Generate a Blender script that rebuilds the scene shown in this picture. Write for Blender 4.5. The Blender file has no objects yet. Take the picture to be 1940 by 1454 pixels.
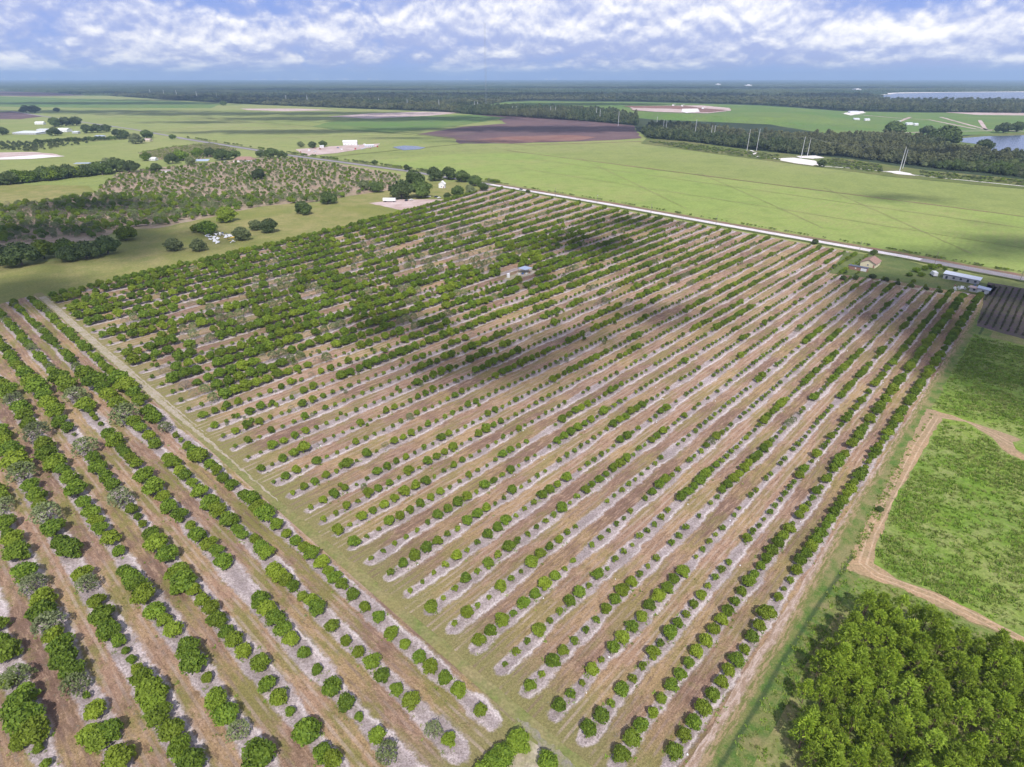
import bpy, math, random
import numpy as np
from mathutils import Vector, Matrix
from mathutils.geometry import tessellate_polygon
random.seed(7); rng = np.random.default_rng(11)
S = bpy.context.scene
COL = S.collection

# ------------------------------------------------------------------ camera
H = 115.0; FPX = 1120.0; W0, H0 = 1940.0, 1454.0; HY = 147.0
PITCH = math.atan((H0 / 2 - HY) / FPX)
cd = bpy.data.cameras.new('camera'); cam = bpy.data.objects.new('camera', cd); COL.objects.link(cam)
cam.location = (0, 0, H); cam.rotation_euler = (math.pi / 2 - PITCH, 0, 0)
cd.sensor_width = 36; cd.lens = 36 * FPX / W0; cd.clip_start = 0.5; cd.clip_end = 200000
S.camera = cam
# ------------------------------------------------------------------ light
SUN_EL = math.radians(51); SUN_AZ = math.radians(172)      # azimuth clockwise from +Y: the sun stands behind the camera
sd = Vector((math.sin(SUN_AZ) * math.cos(SUN_EL), math.cos(SUN_AZ) * math.cos(SUN_EL), math.sin(SUN_EL)))
sl = bpy.data.lights.new('sun', 'SUN'); so = bpy.data.objects.new('sun', sl); COL.objects.link(so)
sl.energy = 4.4; sl.angle = math.radians(0.5); sl.color = (1.0, 0.95, 0.88)
so.rotation_euler = sd.to_track_quat('Z', 'Y').to_euler(); so.location = (0, 0, 300)
S.view_settings.view_transform = 'Standard'; S.view_settings.look = 'None'
S.view_settings.gamma = 1; S.view_settings.use_curve_mapping = False; S.view_settings.exposure = 0.18
S.cycles.max_bounces = 5; S.cycles.diffuse_bounces = 2; S.cycles.glossy_bounces = 2; S.cycles.transmission_bounces = 2; S.cycles.volume_bounces = 0; S.cycles.transparent_max_bounces = 10
world = bpy.data.worlds.new('World'); S.world = world; world.use_nodes = True


# ------------------------------------------------------------------ node helper
class N:
    def __init__(self, tree):
        self.t = tree; self.n = tree.nodes; self.l = tree.links
    def new(self, typ, **kw):
        n = self.n.new(typ)
        for k, v in kw.items(): setattr(n, k, v)
        return n
    def put(self, sock, v):
        if isinstance(v, bpy.types.NodeSocket): self.l.new(v, sock)
        elif v is not None: sock.default_value = v
    def math(self, op, a, b=None, c=None, clamp=False):
        n = self.new('ShaderNodeMath', operation=op, use_clamp=clamp)
        self.put(n.inputs[0], a)
        if b is not None: self.put(n.inputs[1], b)
        if c is not None: self.put(n.inputs[2], c)
        return n.outputs[0]
    def vmath(self, op, a, b=None):
        n = self.new('ShaderNodeVectorMath', operation=op)
        self.put(n.inputs[0], a)
        if b is not None: self.put(n.inputs[1], b)
        return n.outputs[0]
    def ramp01(self, x, lo, hi):       # smooth step
        n = self.new('ShaderNodeMapRange', interpolation_type='SMOOTHSTEP')
        self.put(n.inputs[0], x); self.put(n.inputs[1], lo); self.put(n.inputs[2], hi)
        return n.outputs[0]
    def mix(self, f, a, b):
        n = self.new('ShaderNodeMix', data_type='RGBA')
        self.put(n.inputs[0], f); self.put(n.inputs[6], c4(a)); self.put(n.inputs[7], c4(b))
        return n.outputs[2]
    def noise(self, vec, scale, detail=3, rough=0.55, dist=0.0):
        n = self.new('ShaderNodeTexNoise')
        if vec is not None: self.l.new(vec, n.inputs['Vector'])
        n.inputs['Scale'].default_value = scale; n.inputs['Detail'].default_value = detail
        n.inputs['Roughness'].default_value = rough; n.inputs['Distortion'].default_value = dist
        return n.outputs[0]
    def sep(self, v):
        n = self.new('ShaderNodeSeparateXYZ'); self.l.new(v, n.inputs[0]); return n.outputs
    def comb(self, x, y, z=0.0):
        n = self.new('ShaderNodeCombineXYZ')
        self.put(n.inputs[0], x); self.put(n.inputs[1], y); self.put(n.inputs[2], z); return n.outputs[0]


def c4(c):
    if isinstance(c, tuple) and len(c) == 3: return (*c, 1.0)
    return c


# ------------------------------------------------------------------ sky with clouds
def build_world():
    g = N(world.node_tree); g.n.clear()
    out = g.new('ShaderNodeOutputWorld')
    sky = g.new('ShaderNodeTexSky', sky_type='NISHITA', sun_disc=False)
    sky.sun_elevation = SUN_EL; sky.sun_rotation = SUN_AZ; sky.altitude = 100
    sky.air_density = 1.0; sky.dust_density = 0.6; sky.ozone_density = 2.5
    tc = g.new('ShaderNodeTexCoord').outputs['Generated']
    x, y, z = g.sep(tc)
    zc = g.math('MAXIMUM', z, 0.0)
    def cvec(a, b, off, lift=0.0):
        lgl = g.math('SQRT', g.math('ADD', zc, 0.006 + lift))
        return g.comb(g.math('ADD', g.math('MULTIPLY', x, a), off), g.math('MULTIPLY', y, a), g.math('MULTIPLY', lgl, b))
    def puffs(vec, scale, detail):
        n = g.new('ShaderNodeTexVoronoi', feature='F1'); g.l.new(vec, n.inputs['Vector'])
        n.inputs['Scale'].default_value = scale; n.inputs['Detail'].default_value = detail; n.inputs['Roughness'].default_value = 0.55
        n.inputs['Lacunarity'].default_value = 2.3; n.normalize = True
        return g.math('SUBTRACT', 1.0, n.outputs['Distance'])
    def warp(vec, amt, sc):
        n = g.new('ShaderNodeTexNoise'); g.l.new(vec, n.inputs['Vector']); n.inputs['Scale'].default_value = sc; n.inputs['Detail'].default_value = 2
        d = g.vmath('SUBTRACT', n.outputs['Color'], (.5, .5, .5)); d = g.vmath('MULTIPLY', d, (amt, amt, amt)); return g.vmath('ADD', vec, d)
    def field(lift):
        big = g.noise(cvec(4.0, 5.5, 3.1, lift), 1.0, 2, 0.5, 0.2)
        mid = puffs(warp(cvec(11.0, 10.0, 9.7, lift), 1.1, 1.2), 1.0, 2.0)
        fine = g.noise(cvec(24.0, 19.0, 4.7, lift), 1.0, 6, 0.60, 0.1)
        f = g.math('ADD', g.math('MULTIPLY', mid, 0.40), g.math('MULTIPLY', fine, 0.30))
        return g.math('ADD', f, g.math('MULTIPLY', big, 0.55))
    f0 = field(0.0); f1 = field(0.009)
    cover = g.ramp01(f0, 0.56, 0.71)
    lit = g.math('ADD', g.math('MULTIPLY', g.math('SUBTRACT', f0, f1), 7.0), 0.10)   # lit towards the top of each cloud
    lit = g.math('ADD', lit, g.math('MULTIPLY', g.math('SUBTRACT', f0, 0.72), 2.6))
    lit = g.ramp01(lit, -0.42, 1.15)
    ccol = g.mix(lit, (0.455, 0.525, 0.84), (1.22, 1.19, 1.16))
    hz = g.ramp01(zc, -0.012, 0.016)                     # clouds pale out towards the horizon
    ccol = g.mix(g.math('ADD', g.math('MULTIPLY', hz, 0.8), 0.2), (0.50, 0.62, 0.95), ccol)
    cover = g.math('MULTIPLY', cover, g.math('ADD', g.math('MULTIPLY', g.ramp01(zc, 0.0, 0.012), 0.55), 0.45))
    gap = g.mix(g.ramp01(zc, 0.0, 0.08), (0.42, 0.56, 0.97), (0.31, 0.44, 0.91))
    nb = g.new('ShaderNodeBackground'); g.l.new(sky.outputs[0], nb.inputs[0]); nb.inputs[1].default_value = 0.07
    gb = g.new('ShaderNodeBackground'); g.l.new(gap, gb.inputs[0]); gb.inputs[1].default_value = 0.86
    cb = g.new('ShaderNodeBackground'); g.l.new(ccol, cb.inputs[0]); cb.inputs[1].default_value = 0.92
    m0 = g.new('ShaderNodeMixShader')                 # clear air: hazy band low down, the physical sky above it
    g.l.new(g.ramp01(zc, 0.12, 0.5), m0.inputs[0]); g.l.new(gb.outputs[0], m0.inputs[1]); g.l.new(nb.outputs[0], m0.inputs[2])
    m1 = g.new('ShaderNodeMixShader')
    g.l.new(cover, m1.inputs[0]); g.l.new(m0.outputs[0], m1.inputs[1]); g.l.new(cb.outputs[0], m1.inputs[2])
    g.l.new(m1.outputs[0], out.inputs[0])
build_world()

# ------------------------------------------------------------------ geometry of the place
SP, CP = math.sin(PITCH), math.cos(PITCH)
def at(u, v, z=0.0):
    """a point of the photograph on the level z of the place"""
    x = (u - W0 / 2) / FPX; y = -(v - H0 / 2) / FPX
    dz = -SP + y * CP; t = -(H - z) / dz
    return (x * t, (CP + y * SP) * t)
def pix(x, y, z=0.0):
    dz = z - H
    f = y * CP - dz * SP; up = y * SP + dz * CP
    return (W0 / 2 + FPX * x / f, H0 / 2 - FPX * up / f)
def slant(x, y): return math.sqrt(x * x + y * y + H * H)
TH = math.radians(47.4); E1 = (math.cos(TH), math.sin(TH)); E2 = (-math.sin(TH), math.cos(TH))
def pq(p, q): return (p * E1[0] + q * E2[0], p * E1[1] + q * E2[1])
def to_pq(x, y): return (x * E1[0] + y * E1[1], x * E2[0] + y * E2[1])
def inpoly(u, v, poly):
    c = False; n = len(poly); j = n - 1
    for i in range(n):
        a, b = poly[i], poly[j]
        if (a[1] > v) != (b[1] > v) and u < (b[0] - a[0]) * (v - a[1]) / (b[1] - a[1]) + a[0]: c = not c
        j = i
    return c


# ------------------------------------------------------------------ object helpers
def tag(o, label=None, cat=None, group=None, kind=None):
    if label: o['label'] = label
    if cat: o['category'] = cat
    if group: o['group'] = group
    if kind: o['kind'] = kind
    return o
def link(name, data, parent=None, loc=None):
    o = bpy.data.objects.new(name, data); COL.objects.link(o)
    if parent: o.parent = parent
    if loc: o.location = loc
    return o
def empty(name, loc, rz=0.0, label=None, cat=None, group=None):
    o = bpy.data.objects.new(name, None); COL.objects.link(o)
    o.location = loc; o.rotation_euler = (0, 0, rz); o.empty_display_size = 0.2
    return tag(o, label, cat, group)
def copy_tree(src, loc, rz, scale, label=None, group=None):
    r = src.copy(); COL.objects.link(r); r.location = loc; r.rotation_euler = (0, 0, rz); r.scale = scale
    if label: r['label'] = label
    if group: r['group'] = group
    for ch in src.children:
        c = ch.copy(); COL.objects.link(c); c.parent = r
        for g in ch.children:
            d = g.copy(); COL.objects.link(d); d.parent = c
    return r
class MB:
    def __init__(self): self.v = []; self.f = []; self.m = []
    def poly(self, pts, m=0):
        b = len(self.v); self.v += [tuple(p) for p in pts]; self.f.append(tuple(range(b, b + len(pts)))); self.m.append(m)
    def box(self, x0, x1, y0, y1, z0, z1, m=0):
        b = len(self.v)
        self.v += [(x0, y0, z0), (x1, y0, z0), (x1, y1, z0), (x0, y1, z0), (x0, y0, z1), (x1, y0, z1), (x1, y1, z1), (x0, y1, z1)]
        for f in ((0, 3, 2, 1), (4, 5, 6, 7), (0, 1, 5, 4), (1, 2, 6, 5), (2, 3, 7, 6), (3, 0, 4, 7)):
            self.f.append(tuple(b + i for i in f)); self.m.append(m)
        return self
    def tube(self, a, b, ra, rb, n=6, m=0):
        a = Vector(a); b = Vector(b); d = (b - a)
        if d.length < 1e-6: return self
        q = d.to_track_quat('Z', 'Y'); s = len(self.v)
        for c, r in ((a, ra), (b, rb)):
            for i in range(n):
                w = q @ Vector((r * math.cos(2 * math.pi * i / n), r * math.sin(2 * math.pi * i / n), 0)); self.v.append(tuple(c + w))
        for i in range(n):
            j = (i + 1) % n; self.f.append((s + i, s + j, s + n + j, s + n + i)); self.m.append(m)
        self.f.append(tuple(s + n + i for i in range(n))); self.m.append(m)
        return self
    def mesh(self, name, mats):
        me = bpy.data.meshes.new(name); me.from_pydata(self.v, [], self.f)
        for mm in (mats if isinstance(mats, (list, tuple)) else [mats]): me.materials.append(mm)
        if any(self.m): me.polygons.foreach_set('material_index', self.m)
        me.update(); return me
    def build(self, name, mats, parent=None, loc=None): return link(name, self.mesh(name, mats), parent, loc)


# ------------------------------------------------------------------ materials
def mat(name):
    m = bpy.data.materials.new(name); m.use_nodes = True
    g = N(m.node_tree); b = g.n['Principled BSDF']; b.inputs['Roughness'].default_value = 0.9
    b.inputs['Specular IOR Level'].default_value = 0.2
    return m, g, b
def flat(name, col, rough=0.7, metal=0.0, var=0.12, scale=3.0, spec=0.3):
    m, g, b = mat(name)
    tc = g.new('ShaderNodeTexCoord').outputs['Object']
    n = g.noise(tc, scale, 4)
    n = g.ramp01(n, 0.3, 0.7)
    lo = tuple(c * (1 - var) for c in col); hi = tuple(min(1, c * (1 + var)) for c in col)
    g.l.new(g.mix(n, lo, hi), b.inputs['Base Color'])
    b.inputs['Roughness'].default_value = rough; b.inputs['Metallic'].default_value = metal
    b.inputs['Specular IOR Level'].default_value = spec
    return m
def bump(g, b, h, dist, strength=1.0):
    n = g.new('ShaderNodeBump'); n.inputs['Strength'].default_value = strength; n.inputs['Distance'].default_value = dist
    g.l.new(h, n.inputs['Height']); g.l.new(n.outputs[0], b.inputs['Normal'])
def ground(name, a, b2, c, s1=0.02, s2=0.12, s3=1.2, stripe=None, bd=0.25, fine=None):
    """soil or grass: three colours mixed by noise of three sizes (scales in 1/m)"""
    m, g, b = mat(name)
    P = g.new('ShaderNodeNewGeometry').outputs['Position']
    n1 = g.ramp01(g.noise(P, s1, 5, 0.6, 0.4), 0.38, 0.62)
    n2 = g.ramp01(g.noise(P, s2, 5, 0.65, 0.3), 0.35, 0.68)
    n3 = g.noise(P, s3, 5, 0.7)
    col = g.mix(n1, a, b2); col = g.mix(g.math('MULTIPLY', n2, 0.75), col, c)
    if stripe:
        ang, period, amt = stripe
        x, y, z = g.sep(P)
        w = g.math('ADD', g.math('MULTIPLY', x, math.cos(ang) / period), g.math('MULTIPLY', y, math.sin(ang) / period))
        w = g.math('ADD', w, g.math('MULTIPLY', g.noise(P, 0.03, 3), 0.8))
        w = g.math('SINE', g.math('MULTIPLY', w, 2 * math.pi))
        wa = g.ramp01(w, -0.6, 0.8)
        wa = g.math('MULTIPLY', wa, g.math('MULTIPLY', g.ramp01(g.noise(P, 0.012, 3), 0.35, 0.65), amt))
        col = g.mix(wa, col, c)
    if fine: col = g.mix(g.math('MULTIPLY', g.ramp01(g.noise(P, fine[1], 4, 0.7), 0.45, 0.7), fine[2]), col, fine[0])
    v = g.new('ShaderNodeHueSaturation'); g.l.new(col, v.inputs['Color'])
    g.l.new(g.math('ADD', g.math('MULTIPLY', n3, 1.5 if s3 > .7 else 1.0), .25 if s3 > .7 else .5), v.inputs['Value'])
    g.l.new(v.outputs[0], b.inputs['Base Color'])
    if bd: bump(g, b, g.noise(P, s3 * 1.5, 4, 0.7), bd, 0.8)
    b.inputs['Roughness'].default_value = 0.95; b.inputs['Specular IOR Level'].default_value = 0.1
    return m
def leafmat(name, ca, cb, cc, trans=0.22, place=None, var=.45):
    m, g, b = mat(name)
    oi = g.new('ShaderNodeObjectInfo').outputs['Random']; ge = g.new('ShaderNodeNewGeometry')
    ri = ge.outputs['Random Per Island']
    col = g.mix(ri, ca, cb)
    col = g.mix(g.ramp01(oi, 0.25, 0.95), col, cc)
    if place:
        pl = g.ramp01(g.noise(ge.outputs['Position'], place[1], 4, .6, .5), .44, .60); col = g.mix(g.math('MULTIPLY', pl, place[2]), col, place[0])
    tc = g.new('ShaderNodeTexCoord').outputs['Object']
    v = g.new('ShaderNodeHueSaturation'); g.l.new(col, v.inputs['Color'])
    rr = g.math('FRACT', g.math('MULTIPLY', oi, 7.31))
    val = g.math('ADD', g.math('MULTIPLY', g.noise(tc, 1.1, 3), 0.8), g.math('ADD', g.math('MULTIPLY', rr, var), 0.6 - .5 * var))
    g.l.new(val, v.inputs['Value'])
    g.l.new(v.outputs[0], b.inputs['Base Color'])
    b.inputs['Roughness'].default_value = 0.62; b.inputs['Specular IOR Level'].default_value = 0.25
    tr = g.new('ShaderNodeBsdfTranslucent'); g.l.new(v.outputs[0], tr.inputs[0])
    mx = g.new('ShaderNodeMixShader'); mx.inputs[0].default_value = trans
    out = [n for n in g.n if n.type == 'OUTPUT_MATERIAL'][0]
    g.l.new(b.outputs[0], mx.inputs[1]); g.l.new(tr.outputs[0], mx.inputs[2]); g.l.new(mx.outputs[0], out.inputs[0])
    return m
def rowmat(name, sandw, green, fade, narrow=0.0):
    """orchard floor: UV.x counts the tree rows, UV.y runs along them in metres"""
    m, g, b = mat(name)
    P = g.new('ShaderNodeNewGeometry').outputs['Position']
    uv = g.new('ShaderNodeUVMap'); uv.uv_map = 'rows'
    U, V, _ = g.sep(uv.outputs[0])
    mul, add, sub = (lambda a, b: g.math('MULTIPLY', a, b)), (lambda a, b: g.math('ADD', a, b)), (lambda a, b: g.math('SUBTRACT', a, b))
    edge = g.noise(P, 0.42, 6, 0.75); edge2 = g.noise(P, 0.05, 3)
    wob = add(mul(sub(edge, 0.5), 0.34), mul(sub(edge2, 0.5), 0.26))
    ff = sub(g.math('FRACT', add(U, 0.5)), 0.5); d = g.math('ABSOLUTE', ff)
    # the sand shows more on the open side of each row, and fades out here and there
    cell0 = g.comb(mul(g.math('FLOOR', add(U, 0.5)), 4.1), g.math('DIVIDE', V, 30.0), 0.0)
    bare = g.ramp01(g.noise(cell0, 1.0, 3, 0.6), 0.33, 0.62)
    width = sub(add(sandw - 0.09, mul(bare, 0.12)), mul(g.ramp01(U, 6.0, 18.0), narrow))
    off = add(sub(d, width), wob); off = add(off, mul(ff, 0.12))
    vv = add(sub(V, mul(mul(d, d), 22.0)), mul(sub(edge, .5), 4.0))
    sand = mul(sub(1.0, g.ramp01(off, -0.05, 0.06)), g.ramp01(vv, fade - 0.6, fade + 0.4))
    cell = g.comb(mul(g.math('FLOOR', U), 3.7), g.math('DIVIDE', V, 95.0), 0.0)
    a1 = g.ramp01(g.noise(cell, 1.0, 3, 0.6), 0.42, 0.58)
    cell2 = g.comb(mul(g.math('FLOOR', U), 5.3), g.math('DIVIDE', V, 40.0), 4.0)
    a2 = g.ramp01(g.noise(cell2, 1.0, 3, 0.6), 0.45, 0.62)
    lens = g.comb(mul(U, 9.0), g.math('DIVIDE', V, 5.0), 2.0)
    streak = g.noise(lens, 1.0, 6, 0.75)
    alley = g.mix(a1, (0.385, 0.245, 0.170), (0.235, 0.148, 0.112))
    alley = g.mix(mul(a2, 0.75), alley, (0.44, 0.315, 0.15))
    alley = g.mix(mul(g.ramp01(streak, 0.50, 0.60), 0.6), alley, (0.50, 0.345, 0.25))
    alley = g.mix(mul(sub(1.0, g.ramp01(streak, 0.38, 0.47)), 0.6), alley, (0.15, 0.095, 0.065))
    alley = g.mix(mul(g.ramp01(g.noise(P, 0.9, 6, 0.8), 0.52, 0.62), 0.6), alley, (0.17, 0.115, 0.075))
    gr = g.ramp01(add(g.noise(g.comb(mul(U, 1.3), g.math('DIVIDE', V, 22.0), 7.0), 1.0, 4, 0.6), mul(sub(g.noise(P, 0.5, 5, .75), .5), .35)), 0.45, 0.62)
    alley = g.mix(mul(gr, green), alley, g.mix(g.noise(P, 1.3, 5, .8), (0.14, 0.17, 0.04), (0.31, 0.25, 0.095)))
    head = mul(sub(1.0, g.ramp01(add(V, mul(sub(edge, .5), 14.0)), fade, fade + 14.0)), 0.8)
    alley = g.mix(head, alley, g.mix(g.noise(P, 1.1, 5, .8), (0.17, 0.20, 0.055), (0.30, 0.25, 0.12)))
    tr = g.math('ABSOLUTE', sub(sub(0.5, d), 0.115))
    track = mul(sub(1.0, g.ramp01(tr, 0.018, 0.055)), mul(g.ramp01(g.noise(P, 0.2, 4), .35, .6), 0.6))
    alley = g.mix(track, alley, g.mix(a1, (0.50, 0.39, 0.33), (0.20, 0.13, 0.105)))
    sn = g.noise(P, 1.3, 6, 0.8)
    sandc = g.mix(g.ramp01(g.noise(P, 0.11, 5, .65), 0.38, 0.62), (0.60, 0.51, 0.51), (0.38, 0.32, 0.32))
    sandc = g.mix(mul(g.ramp01(sn, 0.46, 0.58), 0.65), sandc, (0.25, 0.20, 0.185))
    sandc = g.mix(mul(g.ramp01(g.noise(P, 0.55, 6, 0.8), 0.54, 0.64), 0.55), sandc, (0.23, 0.22, 0.15))
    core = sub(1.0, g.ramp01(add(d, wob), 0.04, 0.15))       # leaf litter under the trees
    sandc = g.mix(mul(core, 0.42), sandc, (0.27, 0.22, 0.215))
    rim = mul(sub(1.0, g.ramp01(g.math('ABSOLUTE', add(off, 0.045)), 0.0, 0.055)), sub(1.0, g.ramp01(ff, -0.05, 0.05)))
    rim = mul(rim, g.ramp01(g.noise(P, 0.09, 3), .4, .6))
    sandc = g.mix(mul(rim, 0.8), sandc, (0.70, 0.62, 0.61))
    col = g.mix(sand, alley, sandc)
    v = g.new('ShaderNodeHueSaturation'); g.l.new(col, v.inputs['Color'])
    g.l.new(add(mul(g.noise(P, 2.4, 5, 0.8), 1.9), -0.06), v.inputs['Value'])
    g.l.new(v.outputs[0], b.inputs['Base Color'])
    hgt = add(g.noise(P, 1.8, 6, 0.8), mul(streak, 1.0))
    bump(g, b, hgt, 0.30, 1.0)
    b.inputs['Roughness'].default_value = 0.95; b.inputs['Specular IOR Level'].default_value = 0.1
    return m
def watermat():
    m, g, b = mat('water')
    P = g.new('ShaderNodeNewGeometry').outputs['Position']
    g.l.new(g.mix(g.noise(P, 0.004, 4), (0.045, 0.07, 0.13), (0.07, 0.10, 0.18)), b.inputs['Base Color'])
    b.inputs['Roughness'].default_value = 0.18; b.inputs['Specular IOR Level'].default_value = 0.5
    bump(g, b, g.noise(P, 0.6, 4), 0.05, 0.4)
    return m

M = {}
M['base'] = ground('forest_floor', (0.035, 0.055, 0.028), (0.055, 0.07, 0.035), (0.025, 0.042, 0.025), 0.0006, 0.004, 0.05, bd=0)
M['pasture'] = ground('pasture_grass', (0.195, 0.235, 0.07), (0.275, 0.275, 0.115), (0.235, 0.27, 0.085), 0.0022, 0.02, 0.35, stripe=(math.radians(12), 9.0, 0.7), bd=0.12, fine=((0.15, 0.19, 0.06), 0.045, 0.5))
M['pasture2'] = ground('sod_grass', (0.205, 0.27, 0.072), (0.265, 0.28, 0.10), (0.235, 0.30, 0.08), 0.004, 0.03, 0.4, stripe=(math.radians(-38), 5.0, 0.8), bd=0.12, fine=((0.16, 0.22, 0.055), 0.05, 0.55))
M['meadow'] = ground('meadow_grass', (0.20, 0.205, 0.06), (0.27, 0.24, 0.10), (0.155, 0.18, 0.05), 0.012, 0.07, 0.8, bd=0.2)
M['lawn'] = ground('lawn_grass', (0.105, 0.145, 0.045), (0.155, 0.165, 0.065), (0.085, 0.12, 0.04), 0.02, 0.15, 1.0, bd=0.12)
M['verge'] = ground('verge_grass', (0.16, 0.205, 0.05), (0.235, 0.20, 0.095), (0.11, 0.175, 0.04), 0.03, 0.16, 1.5, bd=0.2, fine=((0.30, 0.24, 0.14), 0.5, 0.5))
M['weeds'] = ground('weed_field', (0.12, 0.215, 0.025), (0.18, 0.255, 0.04), (0.27, 0.275, 0.115), 0.022, 0.09, 0.9, bd=0.5, fine=((0.10, 0.18, 0.025), 0.7, 0.5))
M['ditch'] = ground('ditch_grass', (0.11, 0.19, 0.04), (0.085, 0.14, 0.04), (0.15, 0.20, 0.06), 0.03, 0.2, 1.2, bd=0.3)
M['dirt'] = ground('dirt_lane', (0.40, 0.265, 0.165), (0.33, 0.235, 0.155), (0.27, 0.21, 0.12), 0.03, 0.2, 1.5, bd=0.15, fine=((0.20, 0.165, 0.085), 0.9, 0.6))
M['track'] = ground('grass_track', (0.225, 0.195, 0.085), (0.155, 0.18, 0.055), (0.26, 0.215, 0.115), 0.04, 0.16, 1.3, bd=0.15, fine=((0.12, 0.165, 0.045), 0.3, 0.5))
M['sandtrack'] = ground('sand_track', (0.45, 0.39, 0.35), (0.36, 0.30, 0.22), (0.24, 0.24, 0.10), 0.05, 0.2, 1.3, bd=0.12)
M['gravel'] = ground('white_gravel', (0.60, 0.56, 0.58), (0.52, 0.47, 0.48), (0.66, 0.62, 0.64), 0.03, 0.2, 1.2, bd=0.04)
M['asphalt'] = ground('grey_asphalt', (0.27, 0.25, 0.27), (0.31, 0.28, 0.30), (0.24, 0.225, 0.24), 0.03, 0.2, 1.2, bd=0.03)
M['redsoil'] = ground('red_soil_verge', (0.25, 0.135, 0.11), (0.19, 0.12, 0.09), (0.19, 0.20, 0.08), 0.03, 0.15, 1.0, bd=0.1)
M['plowed'] = ground('plowed_soil', (0.125, 0.078, 0.085), (0.085, 0.06, 0.075), (0.17, 0.11, 0.105), 0.003, 0.01, 0.2, stripe=(math.radians(60), 14.0, 0.5), bd=0.1)
M['redplow'] = ground('red_plowed_soil', (0.205, 0.105, 0.085), (0.145, 0.08, 0.075), (0.25, 0.15, 0.12), 0.003, 0.02, 0.3, bd=0.1)
M['pinksoil'] = ground('pale_soil', (0.47, 0.36, 0.34), (0.38, 0.28, 0.25), (0.55, 0.46, 0.45), 0.01, 0.06, 0.6, bd=0.1)
M['whitesand'] = ground('white_sand', (0.78, 0.74, 0.74), (0.70, 0.66, 0.66), (0.62, 0.57, 0.55), 0.02, 0.1, 0.8, bd=0.1)
M['darkbed'] = ground('dark_berry_beds', (0.115, 0.08, 0.095), (0.085, 0.065, 0.075), (0.10, 0.11, 0.05), 0.03, 0.2, 1.0, bd=0.3)
M['mound'] = ground('landfill_grass', (0.10, 0.185, 0.042), (0.15, 0.21, 0.055), (0.125, 0.175, 0.06), 0.004, 0.02, 0.2, bd=0.1)
M['scrub'] = ground('scrub_grass', (0.125, 0.155, 0.042), (0.18, 0.17, 0.07), (0.085, 0.12, 0.035), 0.01, 0.05, 0.5, bd=0.3)
M['olivefloor'] = ground('scrub_grove_floor', (0.33, 0.23, 0.17), (0.25, 0.20, 0.13), (0.40, 0.31, 0.26), 0.01, 0.06, 0.6, bd=0.15, fine=((0.16, 0.17, 0.07), 0.12, 0.6))
M['water'] = watermat()
M['redtrack'] = ground('earth_track', (0.36, 0.25, 0.19), (0.24, 0.215, 0.10), (0.30, 0.215, 0.16), 0.06, 0.25, 1.8, bd=0.2, fine=((0.16, 0.19, 0.06), 0.6, 0.6))
M['pinktrack'] = ground('pink_sand_edge', (0.46, 0.36, 0.32), (0.36, 0.27, 0.21), (0.26, 0.23, 0.12), 0.08, 0.3, 1.8, bd=0.2, fine=((0.55, 0.48, 0.46), 0.5, 0.5))
M['trail'] = ground('trail_grass', (0.25, 0.235, 0.11), (0.17, 0.19, 0.06), (0.29, 0.26, 0.14), 0.02, 0.1, .6, bd=0.1)
M['rut'] = ground('rut_soil', (0.47, 0.33, 0.22), (0.36, 0.25, 0.17), (0.42, 0.32, 0.22), 0.2, 0.6, 2.0, bd=0.1)
M['softtrack'] = ground('worn_track', (0.36, 0.30, 0.235), (0.29, 0.25, 0.15), (0.40, 0.35, 0.31), 0.15, 0.5, 2.0, bd=0.1, fine=((0.20, 0.20, 0.08), 0.8, 0.6))
M['softgravel'] = ground('worn_gravel', (0.235, 0.21, 0.20), (0.26, 0.23, 0.16), (0.20, 0.20, 0.10), 0.3, 0.8, 2.5, bd=0.1, fine=((0.17, 0.185, 0.06), 0.9, 0.7))
M['wetgrass'] = ground('wet_ditch_grass', (0.05, 0.09, 0.035), (0.075, 0.12, 0.04), (0.045, 0.075, 0.035), 0.06, 0.25, 1.8, bd=0.3)
M['grove'] = rowmat('grove_floor', 0.225, 0.55, 60.3, 0.05)
M['grove_left'] = rowmat('left_grove_floor', 0.27, 0.85, 51.5)
M['leaf'] = leafmat('citrus_leaf', (0.085, 0.15, 0.016), (0.18, 0.265, 0.025), (0.20, 0.265, 0.024))
M['leaf_pale'] = leafmat('thin_citrus_leaf', (0.14, 0.185, 0.06), (0.22, 0.26, 0.11), (0.20, 0.235, 0.11))
M['leaf_oak'] = leafmat('oak_leaf', (0.055, 0.085, 0.025), (0.10, 0.135, 0.045), (0.10, 0.15, 0.035), 0.15)
M['leaf_pine'] = leafmat('pine_needle', (0.145, 0.235, 0.02), (0.34, 0.44, 0.04), (0.24, 0.335, 0.035), 0.28, var=.5)
M['leaf_far'] = leafmat('forest_leaf', (0.045, 0.072, 0.026), (0.08, 0.11, 0.04), (0.105, 0.13, 0.05), 0.1, place=((0.15, 0.155, 0.07), 0.0022, 0.75))
M['leaf_dry'] = leafmat('bare_twigs', (0.21, 0.185, 0.15), (0.28, 0.25, 0.20), (0.20, 0.20, 0.13), 0.1)
M['leaf_weed'] = leafmat('weed_leaf', (0.14, 0.25, 0.025), (0.24, 0.36, 0.045), (0.28, 0.32, 0.09), 0.35)
M['leaf_berry'] = leafmat('berry_leaf', (0.05, 0.07, 0.03), (0.11, 0.12, 0.045), (0.09, 0.08, 0.05), 0.15)
M['bark'] = flat('bark', (0.16, 0.13, 0.11), 0.9, var=0.3)
M['bark_pine'] = flat('pine_bark', (0.20, 0.13, 0.10), 0.9, var=0.3)
M['white'] = flat('white_paint', (0.74, 0.74, 0.76), 0.45, var=0.05)
M['whiteroof'] = flat('white_metal_roof', (0.72, 0.75, 0.82), 0.35, var=0.06, scale=0.6)
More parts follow.
